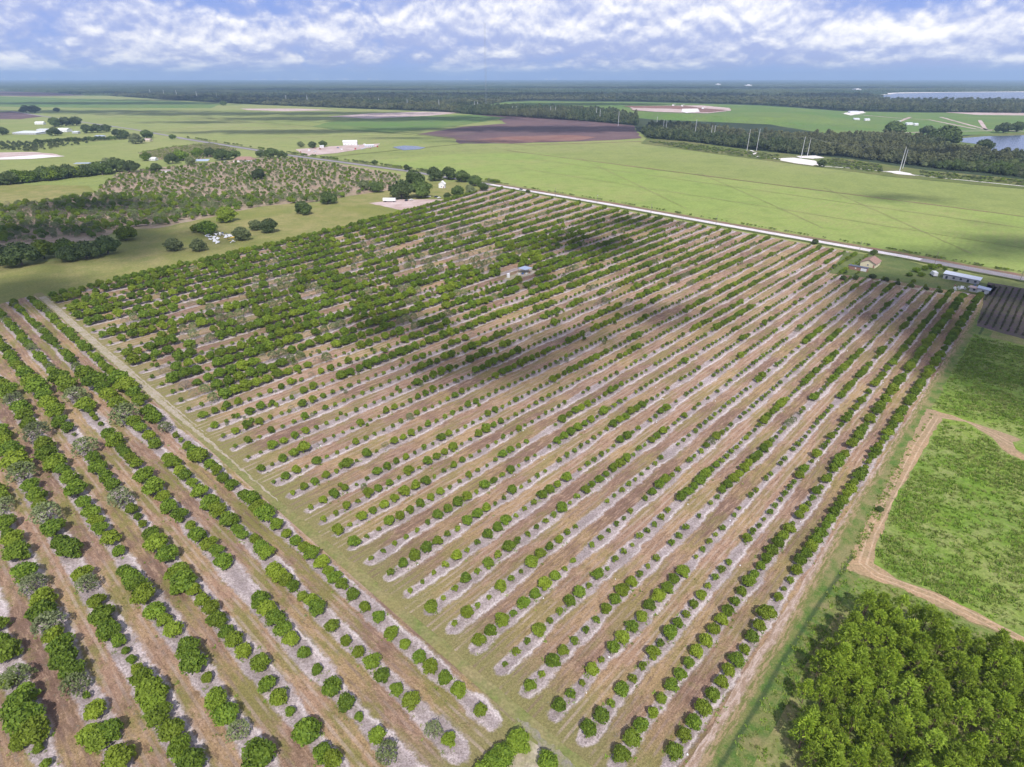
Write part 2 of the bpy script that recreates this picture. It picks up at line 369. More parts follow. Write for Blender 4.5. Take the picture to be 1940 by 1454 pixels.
M['cream'] = flat('cream_stucco', (0.62, 0.56, 0.40), 0.8, var=0.05)
M['brownroof'] = flat('brown_shingles', (0.27, 0.17, 0.14), 0.9, var=0.2, scale=1.2)
M['darkroof'] = flat('dark_roof', (0.10, 0.11, 0.15), 0.6, var=0.15)
M['blueroof'] = flat('blue_grey_roof', (0.36, 0.42, 0.56), 0.35, var=0.08, scale=0.8)
M['redwood'] = flat('brown_siding', (0.30, 0.17, 0.13), 0.8, var=0.15)
M['greywall'] = flat('grey_wall', (0.38, 0.38, 0.40), 0.7, var=0.1)
M['glass'] = flat('dark_glass', (0.04, 0.05, 0.07), 0.1, var=0.1, spec=0.6)
M['tire'] = flat('tyre_rubber', (0.03, 0.03, 0.03), 0.9)
M['steel'] = flat('galvanised_steel', (0.52, 0.53, 0.56), 0.45, metal=0.0, var=0.08)
M['wood'] = flat('grey_wood_pole', (0.23, 0.20, 0.18), 0.9, var=0.15)
M['yellow'] = flat('yellow_paint', (0.62, 0.42, 0.06), 0.5)
M['blue'] = flat('blue_paint', (0.08, 0.14, 0.34), 0.4)
M['red'] = flat('red_paint', (0.42, 0.06, 0.05), 0.4)
M['darkcar'] = flat('dark_car_paint', (0.03, 0.04, 0.07), 0.3)


# ------------------------------------------------------------------ ground sheets
def ragged(pts, step, amp, seed=0):
    r = random.Random(seed); out = []
    n = len(pts)
    for i in range(n):
        a = pts[i]; b = pts[(i + 1) % n]; L = math.hypot(b[0] - a[0], b[1] - a[1])
        k = max(1, min(220, int(L / step)))
        nx, ny = -(b[1] - a[1]) / max(L, 1e-6), (b[0] - a[0]) / max(L, 1e-6)
        for j in range(k):
            t = j / k; w = (r.random() - 0.5) * 2 * amp if j else 0
            out.append((a[0] + (b[0] - a[0]) * t + nx * w, a[1] + (b[1] - a[1]) * t + ny * w))
    return out
def sheet(name, pts, m, z, step=None, amp=0.0, kind='structure', mesh_only=False):
    if step: pts = ragged(pts, step, amp, hash(len(pts)) + int(z * 1000))
    v = [Vector((x, y, z)) for x, y in pts]
    tri = tessellate_polygon([v])
    fs = []
    for t in tri:
        a, b, c = (v[i] for i in t)
        if (b - a).cross(c - a).z < 0: t = (t[0], t[2], t[1])
        fs.append(tuple(t))
    me = bpy.data.meshes.new(name); me.from_pydata([tuple(p) for p in v], [], fs); me.materials.append(m); me.update()
    o = link(name, me); tag(o, kind=kind); return o
def psheet(name, px, m, z, step=None, amp=0.0):
    return sheet(name, [at(u, v) for u, v in px], m, z, step, amp)
def strip(name, path, w, m, z, amp=0.0, step=6.0):
    """a band of width w (or a list of widths) along world points"""
    pts = []; n = len(path)
    ws = w if isinstance(w, (list, tuple)) else [w] * n
    L = []; R = []; r = random.Random(len(path) + int(z * 777))
    dense = []; dw = []
    for i in range(n - 1):
        a, b = path[i], path[i + 1]; d = math.hypot(b[0] - a[0], b[1] - a[1]); k = max(1, min(150, int(d / step)))
        for j in range(k):
            t = j / k; dense.append((a[0] + (b[0] - a[0]) * t, a[1] + (b[1] - a[1]) * t)); dw.append(ws[i] + (ws[i + 1] - ws[i]) * t)
    dense.append(path[-1]); dw.append(ws[-1]); n = len(dense)
    mb = MB(); vs = []
    for i in range(n):
        a = dense[max(0, i - 1)]; b = dense[min(n - 1, i + 1)]
        d = math.hypot(b[0] - a[0], b[1] - a[1]); nx, ny = -(b[1] - a[1]) / d, (b[0] - a[0]) / d
        h = dw[i] / 2
        l = h + r.uniform(-amp, amp); rr = h + r.uniform(-amp, amp)
        vs.append(((dense[i][0] + nx * l, dense[i][1] + ny * l, z), (dense[i][0] - nx * rr, dense[i][1] - ny * rr, z)))
    for i in range(n - 1): mb.poly([vs[i][0], vs[i][1], vs[i + 1][1], vs[i + 1][0]])
    o = mb.build(name, m); tag(o, kind='structure'); return o

big = 30000
psb = sheet('ground', [(-big, -2000), (big, -2000), (big, big), (-big, big)], M['base'], -0.6)
# near and middle farmland lie on one grass sheet; forest edge at its far side
FARM = [(-900, 1500), (-900, 168), (0, 171), (100, 175), (330, 190), (400, 194), (500, 199), (650, 205), (830, 212), (1000, 225), (1200, 240), (1235, 266), (1300, 272), (1450, 290), (1600, 304), (1750, 324), (1940, 343), (2600, 400), (2900, 1500)]
farm_pts = [at(u, v) for u, v in FARM[1:-1]]
farm_pts = [(-3600, 60 - 300), (-3600, farm_pts[0][1])] + farm_pts + [(1500, 500), (1500, -240)]
sheet('pasture', farm_pts, M['pasture'], -0.45, 60, 6)
psheet('sod_field', [(930, 343), (700, 305), (860, 292), (1020, 290), (1240, 322), (1500, 355), (1940, 408), (2200, 440), (2200, 555), (1940, 515), (1660, 470), (1360, 418)], M['pasture2'], -0.30, 20, 1.5)
psheet('far_pasture', [(-200, 178), (330, 192), (420, 197), (400, 205), (200, 205), (-200, 200)], M['mound'], -0.30, 60, 8)
# crop patches on the big fields (their own colours, real soil)
psheet('plowed_field', [(790, 254), (880, 240), (960, 234), (940, 224), (880, 214), (1000, 221), (1100, 228), (1200, 238), (1215, 262), (1150, 266), (960, 272), (870, 272), (860, 262)], M['plowed'], -0.28, 30, 4)
psheet('red_field', [(880, 268), (960, 259), (1080, 256), (1130, 260), (1100, 266), (960, 271)], M['redplow'], -0.24, 25, 4)
psheet('dark_green_field', [(590, 240), (640, 228), (760, 219), (900, 218), (960, 223), (860, 240), (740, 252), (640, 247)], M['mound'], -0.26, 30, 4)
psheet('bare_field', [(-100, 172), (100, 176), (170, 181), (60, 183), (-100, 180)], M['plowed'], -0.25, 60, 8)
psheet('pale_stripe', [(455, 206), (560, 206), (640, 209), (540, 211), (470, 209)], M['pinksoil'], -0.25, 30, 5)
psheet('pale_soil_patch', [(620, 221), (700, 215), (800, 212), (880, 213), (820, 219), (700, 225)], M['pinksoil'], -0.23, 30, 5)
psheet('grey_field', [(-80, 218), (30, 211), (80, 221), (40, 226), (-80, 226)], M['plowed'], -0.24, 30, 5)
psheet('young_grove_soil', [(262, 290), (330, 278), (400, 272), (450, 284), (370, 305), (300, 302)], M['olivefloor'], -0.2, 20, 3)
psheet('sandy_plot', [(-60, 305), (-60, 290), (60, 288), (100, 291), (124, 296), (60, 301)], M['pinksoil'], -0.2, 15, 2)
psheet('sandy_plot_white', [(-40, 303), (0, 299), (80, 293), (122, 296), (60, 301)], M['whitesand'], -0.17, 15, 2)
for i, (a, b) in enumerate([((500, 232), (860, 262)), ((840, 262), (1000, 275)), ((600, 300), (900, 270)), ((1000, 275), (1215, 268)), ((1215, 268), (1420, 300)), ((960, 285), (1940, 410)), ((1420, 300), (1940, 353)), ((150, 202), (560, 240)), ((400, 210), (870, 262))]):
    strip('field_ditch', [at(*a), at(*b)], 3.2 if i > 3 else 5.0, M['redsoil'] if i % 2 else M['scrub'], -0.15, 0.8, 20)
for i, (a, b, w_) in enumerate([((1000, 300), (1940, 432), 1.2), ((980, 318), (1940, 470), 1.0), ((1100, 300), (1300, 395), .9), ((1330, 330), (1560, 432), .9), ((1560, 355), (1840, 480), .9), ((650, 292), (1000, 283), 1.6), ((200, 222), (900, 232), 5), ((300, 245), (700, 240), 3), ((500, 262), (900, 254), 3)]):
    strip('vehicle_trail', [at(*a), at((a[0] + b[0]) / 2, (a[1] + b[1]) / 2 - 1), at(*b)], w_, M['trail'], -0.13, w_ * .3, 9)
# scrubby strip and white pads under the power line
psheet('scrub_strip', [(1225, 262), (1300, 268), (1420, 284), (1520, 294), (1600, 300), (1750, 322), (1940, 340), (2200, 365), (2200, 385), (1940, 358), (1700, 336), (1560, 318), (1420, 300), (1300, 284), (1215, 272)], M['scrub'], -0.2, 12, 2)
psheet('white_sand_pad', [(1480, 300), (1505, 299), (1545, 305), (1552, 311), (1540, 314), (1510, 310), (1478, 304)], M['whitesand'], -0.02, 6, 0.8)
psheet('white_sand_pad', [(1508, 296), (1545, 295), (1562, 299), (1540, 301), (1515, 299)], M['whitesand'], -0.02, 6, 0.8)
psheet('white_sand_pad', [(1678, 325), (1700, 324), (1722, 328), (1735, 333), (1700, 330)], M['whitesand'], -0.02, 6, 0.8)
strip('white_sand_track', [at(1422, 285), at(1432, 289), at(1426, 294), at(1440, 299), at(1500, 302), at(1560, 315), at(1640, 321), at(1690, 327), at(1760, 335), at(1940, 353)], [5, 5, 6, 6, 7, 4, 3, 3, 3, 3], M['whitesand'], -0.05, 0.5, 8)
# landfill country on the right
psheet('landfill_meadow', [(870, 203), (960, 193), (1200, 193), (1440, 200), (1560, 208), (1600, 211), (1700, 213), (2100, 216), (2100, 262), (1880, 255), (1700, 256), (1640, 258), (1560, 252), (1460, 236), (1230, 226), (1160, 218), (1060, 211), (950, 209)], M['mound'], -0.4, 60, 8)
def mound():
    outer = [(885, 205), (960, 208.5), (1060, 211), (1160, 218), (1240, 227), (1400, 233), (1520, 239), (1620, 238), (1650, 226), (1570, 209), (1440, 201), (1200, 194.5), (1010, 191.5), (930, 196)]
    inner = [(990, 197), (1020, 198), (1080, 199), (1170, 206), (1260, 215), (1360, 220), (1460, 222), (1530, 219), (1520, 212), (1480, 206), (1420, 202.5), (1200, 196), (1060, 193), (1010, 193)]
    mb = MB(); n = len(outer); rings = []
    for t in (0, 0.12, 0.35, 0.65, 0.88, 1.0):
        zt = 15 * (3 * t * t - 2 * t ** 3); ring = []
        for a, b in zip(outer, inner):
            A = at(*a); B = at(b[0], b[1], 15.0)
            ring.append((A[0] + (B[0] - A[0]) * t, A[1] + (B[1] - A[1]) * t, zt - 0.3))
        rings.append(ring)
    for r in range(len(rings) - 1):
        for i in range(n):
            j = (i + 1) % n; mb.poly([rings[r][i], rings[r][j], rings[r + 1][j], rings[r + 1][i]])
    cx = sum(p[0] for p in rings[-1]) / n; cy = sum(p[1] for p in rings[-1]) / n
    for i in range(n): mb.poly([rings[-1][i], rings[-1][(i + 1) % n], (cx, cy, 15.5)])
    o = mb.build('landfill_hill', M['mound']); tag(o, kind='structure')
    for p in o.data.polygons: p.use_smooth = True
mound()
def zsheet(name, px, m, z, step, amp): return sheet(name, [at(u, v, z) for u, v in px], m, z, step, amp)
zsheet('excavated_soil', [(1193, 204), (1230, 201), (1330, 200), (1382, 205), (1385, 210), (1340, 215), (1300, 214), (1240, 212), (1200, 209)], M['pinksoil'], 15.8, 12, 3)
zsheet('dark_soil', [(1180, 201), (1300, 201), (1340, 206), (1380, 209), (1345, 213), (1320, 213), (1318, 208), (1262, 206), (1200, 204.5)], M['redplow'], 16.1, 12, 3)
zsheet('white_spoil', [(1292, 206.5), (1322, 206), (1326, 212), (1300, 214.5), (1291, 212)], M['whitesand'], 16.4, 8, 2)
for a in ([(1470, 233), (1495, 230), (1507, 225), (1500, 223)], [(1560, 212), (1600, 215), (1700, 224), (1760, 227), (1850, 245), (1940, 249)], [(1700, 252), (1790, 249), (1880, 248)], [(1782, 222), (1840, 238), (1876, 247)], [(1725, 222), (1700, 232)], [(1856, 228), (1868, 246)]):
    strip('sand_lane', [at(*p) for p in a], 9, M['pinksoil'], 0.4 if a[0][0] == 1470 else -0.2, 1.0, 30)
psheet('pale_yard', [(1598, 216), (1608, 211), (1635, 211), (1640, 214), (1612, 219)], M['whitesand'], -0.1, 15, 3)
psheet('pale_bank', [(1790, 213), (1940, 214), (2000, 216), (1940, 219), (1850, 218)], M['pinksoil'], -0.1, 30, 4)
# water
psheet('reservoir', [(1664, 182), (1700, 177.5), (1800, 175.8), (1940, 175), (2300, 175), (2300, 192), (1940, 192), (1760, 190.5), (1690, 190)], M['water'], 0.3, 150, 12)
psheet('reservoir_bank', [(1650, 186), (1664, 179), (1700, 175.8), (1940, 173.5), (2400, 173), (2400, 194), (1940, 195), (1680, 193)], M['mound'], 0.0, 150, 12)
psheet('reservoir_rim', [(1655, 181), (1664, 177.7), (1710, 175.6), (1940, 173.9), (2300, 173.6), (2300, 175), (1940, 174.9), (1800, 175.6), (1700, 177.3), (1664, 181.8)], M['whitesand'], 0.45, 150, 6)
psheet('pond', [(1806, 268), (1816, 263), (1860, 259), (1960, 256), (2200, 258), (2200, 275), (1960, 285), (1900, 288), (1870, 286), (1858, 283), (1890, 278), (1850, 273)], M['water'], 0.05, 15, 3)
psheet('pond_shore', [(1795, 268), (1812, 260), (1860, 255), (1960, 251), (2300, 250), (2300, 300), (1960, 290), (1850, 290), (1810, 276)], M['scrub'], -0.1, 15, 4)
psheet('farm_pond', [(744, 279), (765, 276), (790, 277), (806, 280), (795, 283), (764, 285)], M['water'], -0.05, 6, 0.8)
psheet('distant_lake', [(1325, 181), (1390, 180), (1400, 181.5), (1540, 184.5), (1530, 186), (1400, 184)], M['water'], 0.3, 150, 8)
strip('lake_shore', [at(1330, 180.2), at(1420, 181.2), at(1540, 184)], 30, M['whitesand'], 0.35, 4, 100)

# ---- the grove
SROW = [23, 30.3, 37.4, 44.8, 52.4, 60, 68, 75.8, 83.8, 91.8, 100, 108.2, 116.2, 123.8, 131.3, 139, 149.5, 159, 168.5, 178.3, 188, 197.3, 207, 217.2, 227, 236.6, 246, 257, 267, 277, 288, 299, 310, 321.5, 333, 345, 358, 371.5, 385, 398, 411, 423]
ENDS = [22.5, 29.8, 36.4, 43, 50, 57.7, 65.1, 72.9, 81.2, 88.7, 96.4, 104, 111.7, 119.8, 129.1, 137.4]
def erow(k):
    if k < 16: return ENDS[k]
    s = SROW[k]
    return s + float(np.interp(s, [149, 220, 300, 423], [-2, 8, 20, 73]))
def rowq(k, p):
    k = max(0.0, min(len(SROW) - 1.0, k)); i = int(k); f = k - i; j = min(i + 1, len(SROW) - 1)
    s = SROW[i] * (1 - f) + SROW[j] * f; e = erow(i) * (1 - f) + erow(j) * f
    t = (p - 60) / 425.0
    w = t if s < 150 else (0.35 * t + 0.65 * t * t)
    return s + (e - s) * w
def rowend(k):
    q = erow(int(k)); 
    if k < 10: return 429 + k * 0.8
    return 484 + (q - 105) * 0.075
def grove_floor():
    uv = []; mb = MB()
    NR = len(SROW)
    def P(kk, p):
        if kk < 0: q = rowq(0, p) + kk * 7.4
        elif kk > NR - 1: q = rowq(NR - 1, p) + (kk - NR + 1) * 12
        else: q = rowq(kk, p)
        x, y = pq(p, q); return (x, y, 0.0)
    ks = [-0.45] + [i * 0.5 for i in range(0, 2 * NR - 1)] + [NR - 0.5]
    for a, b in zip(ks[:-1], ks[1:]):
        p1 = rowend(max(0, min(NR - 1, a))) + 6; n = 24
        rr = random.Random(int(a * 10) + 5)
        isrow = (a % 1.0) < .01 or (b % 1.0) < .01
        p0 = 58.2 + rr.uniform(-0.3, 0.3)
        for i in range(n):
            pa = p0 + (p1 - p0) * i / n; pb = p0 + (p1 - p0) * (i + 1) / n
            mb.poly([P(a, pa), P(a, pb), P(b, pb), P(b, pa)]); uv += [(a, pa), (a, pb), (b, pb), (b, pa)]
    o = mb.build('grove_floor', M['grove']); tag(o, kind='structure')
    l = o.data.uv_layers.new(name='rows')
    for i, w in enumerate(uv): l.data[i].uv = w
    if sum((f.normal.z) for f in o.data.polygons) < 0: o.data.flip_normals()
grove_floor()
LROW = [51.8, 43.3, 34.5, 25.8, 16.9, 7.6, -1.6, -11.0, -20, -29]
def left_floor():
    uv = []; mb = MB()
    def P(kk, q):
        if kk < 0: p = LROW[0] - kk * 8.5
        elif kk > len(LROW) - 1: p = LROW[-1] - (kk - len(LROW) + 1) * 9
        else:
            i = int(kk); f = kk - i; j = min(i + 1, len(LROW) - 1); p = LROW[i] * (1 - f) + LROW[j] * f
        x, y = pq(p, q); return (x, y, 0.0)
    ks = [-0.42, 0] + [i * 0.5 for i in range(1, 2 * len(LROW) - 1)] + [len(LROW) - 0.5]
    q0 = {-0.42: 49.5, 0: 49.0, 0.5: 49.0, 1: 49, 1.5: 49}
    for a, b in zip(ks[:-1], ks[1:]):
        s = q0.get(a, 20); n = 24; s = s
        e = 436 - max(0, a) * 2.5
        for i in range(n):
            qa = s + (e - s) * i / n; qb = s + (e - s) * (i + 1) / n
            mb.poly([P(a, qa), P(a, qb), P(b, qb), P(b, qa)]); uv += [(a, qa), (a, qb), (b, qb), (b, qa)]
    o = mb.build('left_grove_floor', M['grove_left']); tag(o, kind='structure')
    l = o.data.uv_layers.new(name='rows')
    for i, w in enumerate(uv): l.data[i].uv = w
    if sum((f.normal.z) for f in o.data.polygons) < 0: o.data.flip_normals()
left_floor()
# grass between the two groves and around the crossing
sheet('grass_verge', [pq(-60, -40), pq(480, -60), pq(452, 14), pq(440, 19), pq(64, 19.5), pq(60, 30), pq(59.5, 440), pq(55.3, 440), pq(55.0, 51), pq(20, 51), pq(-60, 20)], M['track'], -0.06, 5, 0.25)
strip('wheel_track', [pq(57.2, 430), pq(57.0, 240), pq(57.6, 190), pq(57.5, 150)], [2.6, 2.2, 0.8, 0.3], M['softtrack'], 0.03, 0.35, 1.6)
strip('wheel_track', [pq(58.9, 430), pq(58.7, 240), pq(59.0, 205)], [.9, .8, .2], M['softtrack'], 0.032, 0.25, 1.6)
psheet('gravel_patch', [(985, 1366), (1000, 1368), (1012, 1380), (1030, 1400), (1075, 1435), (1100, 1470), (1080, 1470), (1030, 1425), (1008, 1396), (992, 1380)], M['softgravel'], 0.0, .5, 0.4)
psheet('gravel_patch', [(974, 1360), (982, 1360), (990, 1366), (982, 1369)], M['softgravel'], 0.0, .4, 0.2)
psheet('bare_soil', [(1000, 1400), (1018, 1412), (1040, 1440), (1060, 1480), (900, 1480), (940, 1440)], M['sandtrack'], 0.004, 1.2, 0.3)
psheet('meadow', [(-300, 640), (20, 600), (120, 600), (300, 540), (500, 480), (700, 430), (850, 400), (900, 370), (925, 353), (870, 345), (760, 345), (700, 360), (600, 385), (500, 385), (400, 410), (300, 430), (240, 430), (210, 480), (60, 500), (-200, 490)], M['meadow'], -0.15, 8, 1.2)
psheet('yellow_meadow', [(-200, 345), (60, 350), (170, 352), (180, 365), (120, 378), (60, 388), (-200, 410)], M['meadow'], -0.18, 8, 1.5)
psheet('scrub_grove_floor', [(-200, 400), (60, 385), (180, 365), (200, 345), (230, 325), (480, 300), (560, 298), (760, 330), (740, 360), (600, 382), (490, 392), (400, 412), (300, 432), (230, 435), (180, 455), (-200, 480)], M['olivefloor'], -0.12, 10, 2)
psheet('pink_yard', [(698, 385), (760, 378), (838, 378), (845, 384), (760, 398)], M['pinksoil'], -0.08, 6, 1)
psheet('farmyard', [(560, 283), (620, 278), (720, 272), (712, 278), (640, 290), (575, 296)], M['pinksoil'], -0.12, 8, 1.5)
# right-hand side
psheet('yard_lawn', [(1600, 478), (1700, 488), (1890, 545), (1875, 560), (1780, 548), (1690, 532), (1570, 518)], M['lawn'], 0.02, 4, 0.5)
strip('driveway', [at(1655, 532), at(1700, 541), at(1760, 552), at(1800, 560), at(1790, 574)], 3.0, M['sandtrack'], 0.05, 0.4, 4)
psheet('berry_field', [(1872, 535), (2100, 575), (2100, 690), (1940, 643), (1850, 618)], M['darkbed'], 0.02, 4, 0.4)
psheet('upper_weed_field', [(1846, 632), (1940, 655), (2150, 712), (2150, 880), (1940, 835), (1885, 815), (1765, 775), (1800, 710)], M['weeds'], 0.05, 3, 0.6)
psheet('lower_weed_field', [(1785, 793), (1830, 800), (1880, 830), (1905, 858), (1940, 873), (2150, 960), (2150, 1270), (1940, 1208), (1850, 1160), (1760, 1118), (1700, 1098), (1655, 1068), (1665, 1020), (1700, 940), (1740, 870)], M['weeds'], 0.05, 2.5, 0.5)
psheet('weed_island', [(1918, 838), (1940, 832), (2050, 860), (2050, 890), (1940, 862), (1925, 852)], M['weeds'], 0.06, 2, 0.4)
psheet('dirt_lane', [(1755, 775), (1800, 782), (1885, 812), (1960, 838), (2100, 880), (2100, 905), (1960, 880), (1915, 865), (1880, 832), (1830, 802), (1787, 796), (1742, 872), (1702, 942), (1668, 1022), (1660, 1066), (1702, 1096), (1762, 1116), (1852, 1158), (1942, 1206), (2150, 1268), (2150, 1310), (1935, 1218), (1850, 1182), (1760, 1140), (1700, 1112), (1640, 1092), (1605, 1082), (1630, 1010), (1672, 935), (1715, 855), (1745, 795)], M['dirt'], 0.03, 1.3, 0.5)
psheet('ditch_bank', [(1846, 628), (1832, 655), (1770, 780), (1700, 870), (1640, 985), (1590, 1085), (1500, 1230), (1400, 1400), (1350, 1480), (1450, 1480), (1500, 1330), (1560, 1200), (1605, 1090), (1665, 985), (1722, 860), (1775, 770), (1840, 650), (1850, 634)], M['ditch'], 0.0, 2.5, 0.4)
psheet('bright_grass', [(1600, 1090), (1700, 1110), (1850, 1185), (2150, 1300), (2150, 1600), (1330, 1600), (1380, 1460), (1450, 1330), (1530, 1200)], M['verge'], 0.01, 2.5, 0.4)
def right_verge():
    m, g, b = mat('ditch_verge'); P = g.new('ShaderNodeNewGeometry').outputs['Position']
    x, y, z = g.sep(P)
    q = g.math('ADD', g.math('MULTIPLY', x, E2[0]), g.math('MULTIPLY', y, E2[1]))
    p = g.math('ADD', g.math('MULTIPLY', x, E1[0]), g.math('MULTIPLY', y, E1[1]))
    n = g.math('MULTIPLY', g.math('SUBTRACT', g.noise(P, 0.5, 6, .75), .5), 3.0); n = g.math('ADD', n, g.math('MULTIPLY', g.math('SUBTRACT', g.noise(P, 0.06, 3), .5), 2.4))
    qq = g.math('ADD', q, n)
    lens = g.comb(g.math('MULTIPLY', q, 1.4), g.math('DIVIDE', p, 4.0), 0); st = g.noise(lens, 1.0, 6, .75)
    qq = g.math('SUBTRACT', qq, g.math('MULTIPLY', g.ramp01(p, 120, 175), 1.3))
    green = g.mix(g.ramp01(g.noise(P, 0.3, 5, .7), .38, .62), (0.095, 0.165, 0.035), (0.19, 0.20, 0.07))
    green = g.mix(g.math('MULTIPLY', g.ramp01(g.noise(P, 0.08, 4), .5, .65), .6), green, (0.30, 0.235, 0.13))
    olive = g.mix(g.ramp01(st, .44, .56), (0.17, 0.175, 0.06), (0.34, 0.25, 0.15))
    pink = g.mix(g.ramp01(st, .42, .6), (0.33, 0.235, 0.175), (0.50, 0.39, 0.34))
    col = g.mix(g.ramp01(qq, 16.2, 17.8), green, olive); col = g.mix(g.ramp01(qq, 18.3, 19.3), col, pink)
    dq = g.math('ABSOLUTE', g.math('SUBTRACT', g.math('ADD', q, g.math('MULTIPLY', n, .35)), g.math('ADD', 13.5, g.math('MULTIPLY', g.math('SUBTRACT', 1.0, g.ramp01(p, 100, 170)), 2.0))))
    col = g.mix(g.math('MULTIPLY', g.math('SUBTRACT', 1.0, g.ramp01(dq, .15, .85)), .75), col, (0.04, 0.07, 0.03))
    v = g.new('ShaderNodeHueSaturation'); g.l.new(col, v.inputs['Color']); g.l.new(g.math('ADD', g.math('MULTIPLY', g.noise(P, 2.4, 5, .8), 1.5), .25), v.inputs['Value'])
    g.l.new(v.outputs[0], b.inputs['Base Color']); bump(g, b, g.noise(P, 1.6, 6, .8), .35, 1.0); b.inputs['Roughness'].default_value = .95; b.inputs['Specular IOR Level'].default_value = .1
    sheet('ditch_verge', [pq(20, 11.2), pq(120, 11.2), pq(170, 9.5), pq(432, 8.5), pq(432, 20.2), pq(60, 20.4), pq(20, 20.4)], m, 0.012, 4, .35)
right_verge()
lane = [at(*a) for a in [(1960, 862), (1915, 842), (1880, 822), (1820, 797), (1772, 792), (1738, 845), (1692, 935), (1652, 1010), (1634, 1068), (1662, 1090), (1705, 1106), (1770, 1130), (1855, 1172), (1960, 1222)]]
for sgn in (-.85, .85):
    pts = []
    for i, a in enumerate(lane):
        b0, b1 = lane[max(0, i - 1)], lane[min(len(lane) - 1, i + 1)]; d = math.hypot(b1[0] - b0[0], b1[1] - b0[1])
        pts.append((a[0] - (b1[1] - b0[1]) / d * sgn, a[1] + (b1[0] - b0[0]) / d * sgn))
    strip('lane_rut', pts, .42, M['rut'], 0.036, .1, 1.2)
# the road behind the grove: kerbless gravel, further off asphalt
RD = [(2300, 592), (1940, 528.5), (1700, 484), (1360, 424.5), (1150, 387), (930, 350)]
RD2 = [(930, 350), (770, 324), (550, 295), (340, 262)]
off = lambda pts, d: [(x + E1[0] * d, y + E1[1] * d) for x, y in pts]
rd = [at(*p) for p in RD]; rd2 = [at(*p) for p in RD2]
strip('road_verge', off(rd, 8.5), 6, M['redsoil'], -0.02, 0.7, 8)
strip('road_shoulder', off(rd, -5.5), 4, M['lawn'], 0.02, 0.6, 8)
sheet('road_asphalt', [], M['asphalt'], 0) if False else None
strip('gravel_road', [at(1745, 492.5)] + [at(1700, 484)] + rd[3:], [7.6] * 5, M['gravel'], 0.10, 0.25, 6)
strip('asphalt_road', [rd[0], rd[1], at(1745, 492.5)], 10, M['asphalt'], 0.09, 0.1, 8)
strip('asphalt_road', rd2, [8.5, 10, 11, 12], M['asphalt'], 0.12, 0.1, 20)
strip('road_verge', off(rd2, 10), 5, M['scrub'], 0.0, 0.7, 15)
strip('farm_lane', [at(345, 262), at(250, 245), at(110, 225), at(20, 211), at(-60, 205)], 9, M['asphalt'], 0.0, 0.5, 30)


# ------------------------------------------------------------------ foliage meshes
def leaf_cloud(n, lumps, size, flatten=1.0, outward=0.6, seed=0, zmin=-9, aspect=1.0):
    r = np.random.default_rng(seed)
    L = np.array(lumps, float)                       # x y z r
    w = L[:, 3] ** 2; idx = r.choice(len(L), n * 3, p=w / w.sum())
    d = r.normal(size=(n * 3, 3)); d[:, 2] = np.where(d[:, 2] < -0.3, -d[:, 2] * 0.6, d[:, 2]); d /= np.linalg.norm(d, axis=1)[:, None]
    rad = L[idx, 3] * r.uniform(0.82, 1.10, n * 3)
    P = L[idx, :3] + d * rad[:, None] * np.array([1, 1, flatten])
    ok = np.ones(len(P), bool)
    for j in range(len(L)):
        q = (P - L[j, :3]) / np.array([1, 1, flatten]); ok &= ~((np.linalg.norm(q, axis=1) < L[j, 3] * 0.74) & (idx != j))
    ok &= P[:, 2] > zmin
    P = P[ok][:n]; d = d[ok][:n]; n = len(P)
    nr = d * outward + r.normal(size=(n, 3)) * (1 - outward); nr /= np.linalg.norm(nr, axis=1)[:, None]
    t = np.cross(nr, r.normal(size=(n, 3))); t /= np.linalg.norm(t, axis=1)[:, None]; b = np.cross(nr, t)
    s = size * r.uniform(0.6, 1.35, n)[:, None]
    V = np.empty((n, 4, 3)); k = r.uniform(0.5, 1.0, (n, 1))
    V[:, 0] = P - t * s; V[:, 1] = P - b * s * k * aspect + nr * s * 0.25; V[:, 2] = P + t * s; V[:, 3] = P + b * s * k * aspect + nr * s * 0.2
    return V.reshape(-1, 3), n
def ico(sub=1):
    t = (1 + 5 ** .5) / 2
    v = [(-1, t, 0), (1, t, 0), (-1, -t, 0), (1, -t, 0), (0, -1, t), (0, 1, t), (0, -1, -t), (0, 1, -t), (t, 0, -1), (t, 0, 1), (-t, 0, -1), (-t, 0, 1)]
    v = [Vector(a).normalized() for a in v]
    f = [(0, 11, 5), (0, 5, 1), (0, 1, 7), (0, 7, 10), (0, 10, 11), (1, 5, 9), (5, 11, 4), (11, 10, 2), (10, 7, 6), (7, 1, 8), (3, 9, 4), (3, 4, 2), (3, 2, 6), (3, 6, 8), (3, 8, 9), (4, 9, 5), (2, 4, 11), (6, 2, 10), (8, 6, 7), (9, 8, 1)]
    for _ in range(sub):
        c = {}; nf = []
        def mid(a, b):
            k = (min(a, b), max(a, b))
            if k not in c: v.append(((v[a] + v[b]) / 2).normalized()); c[k] = len(v) - 1
            return c[k]
        for a, b, d in f:
            x, y, z = mid(a, b), mid(b, d), mid(d, a); nf += [(a, x, z), (b, y, x), (d, z, y), (x, y, z)]
        f = nf
    return np.array([tuple(a) for a in v]), f
ICO1 = ico(1); ICO0 = ico(0)
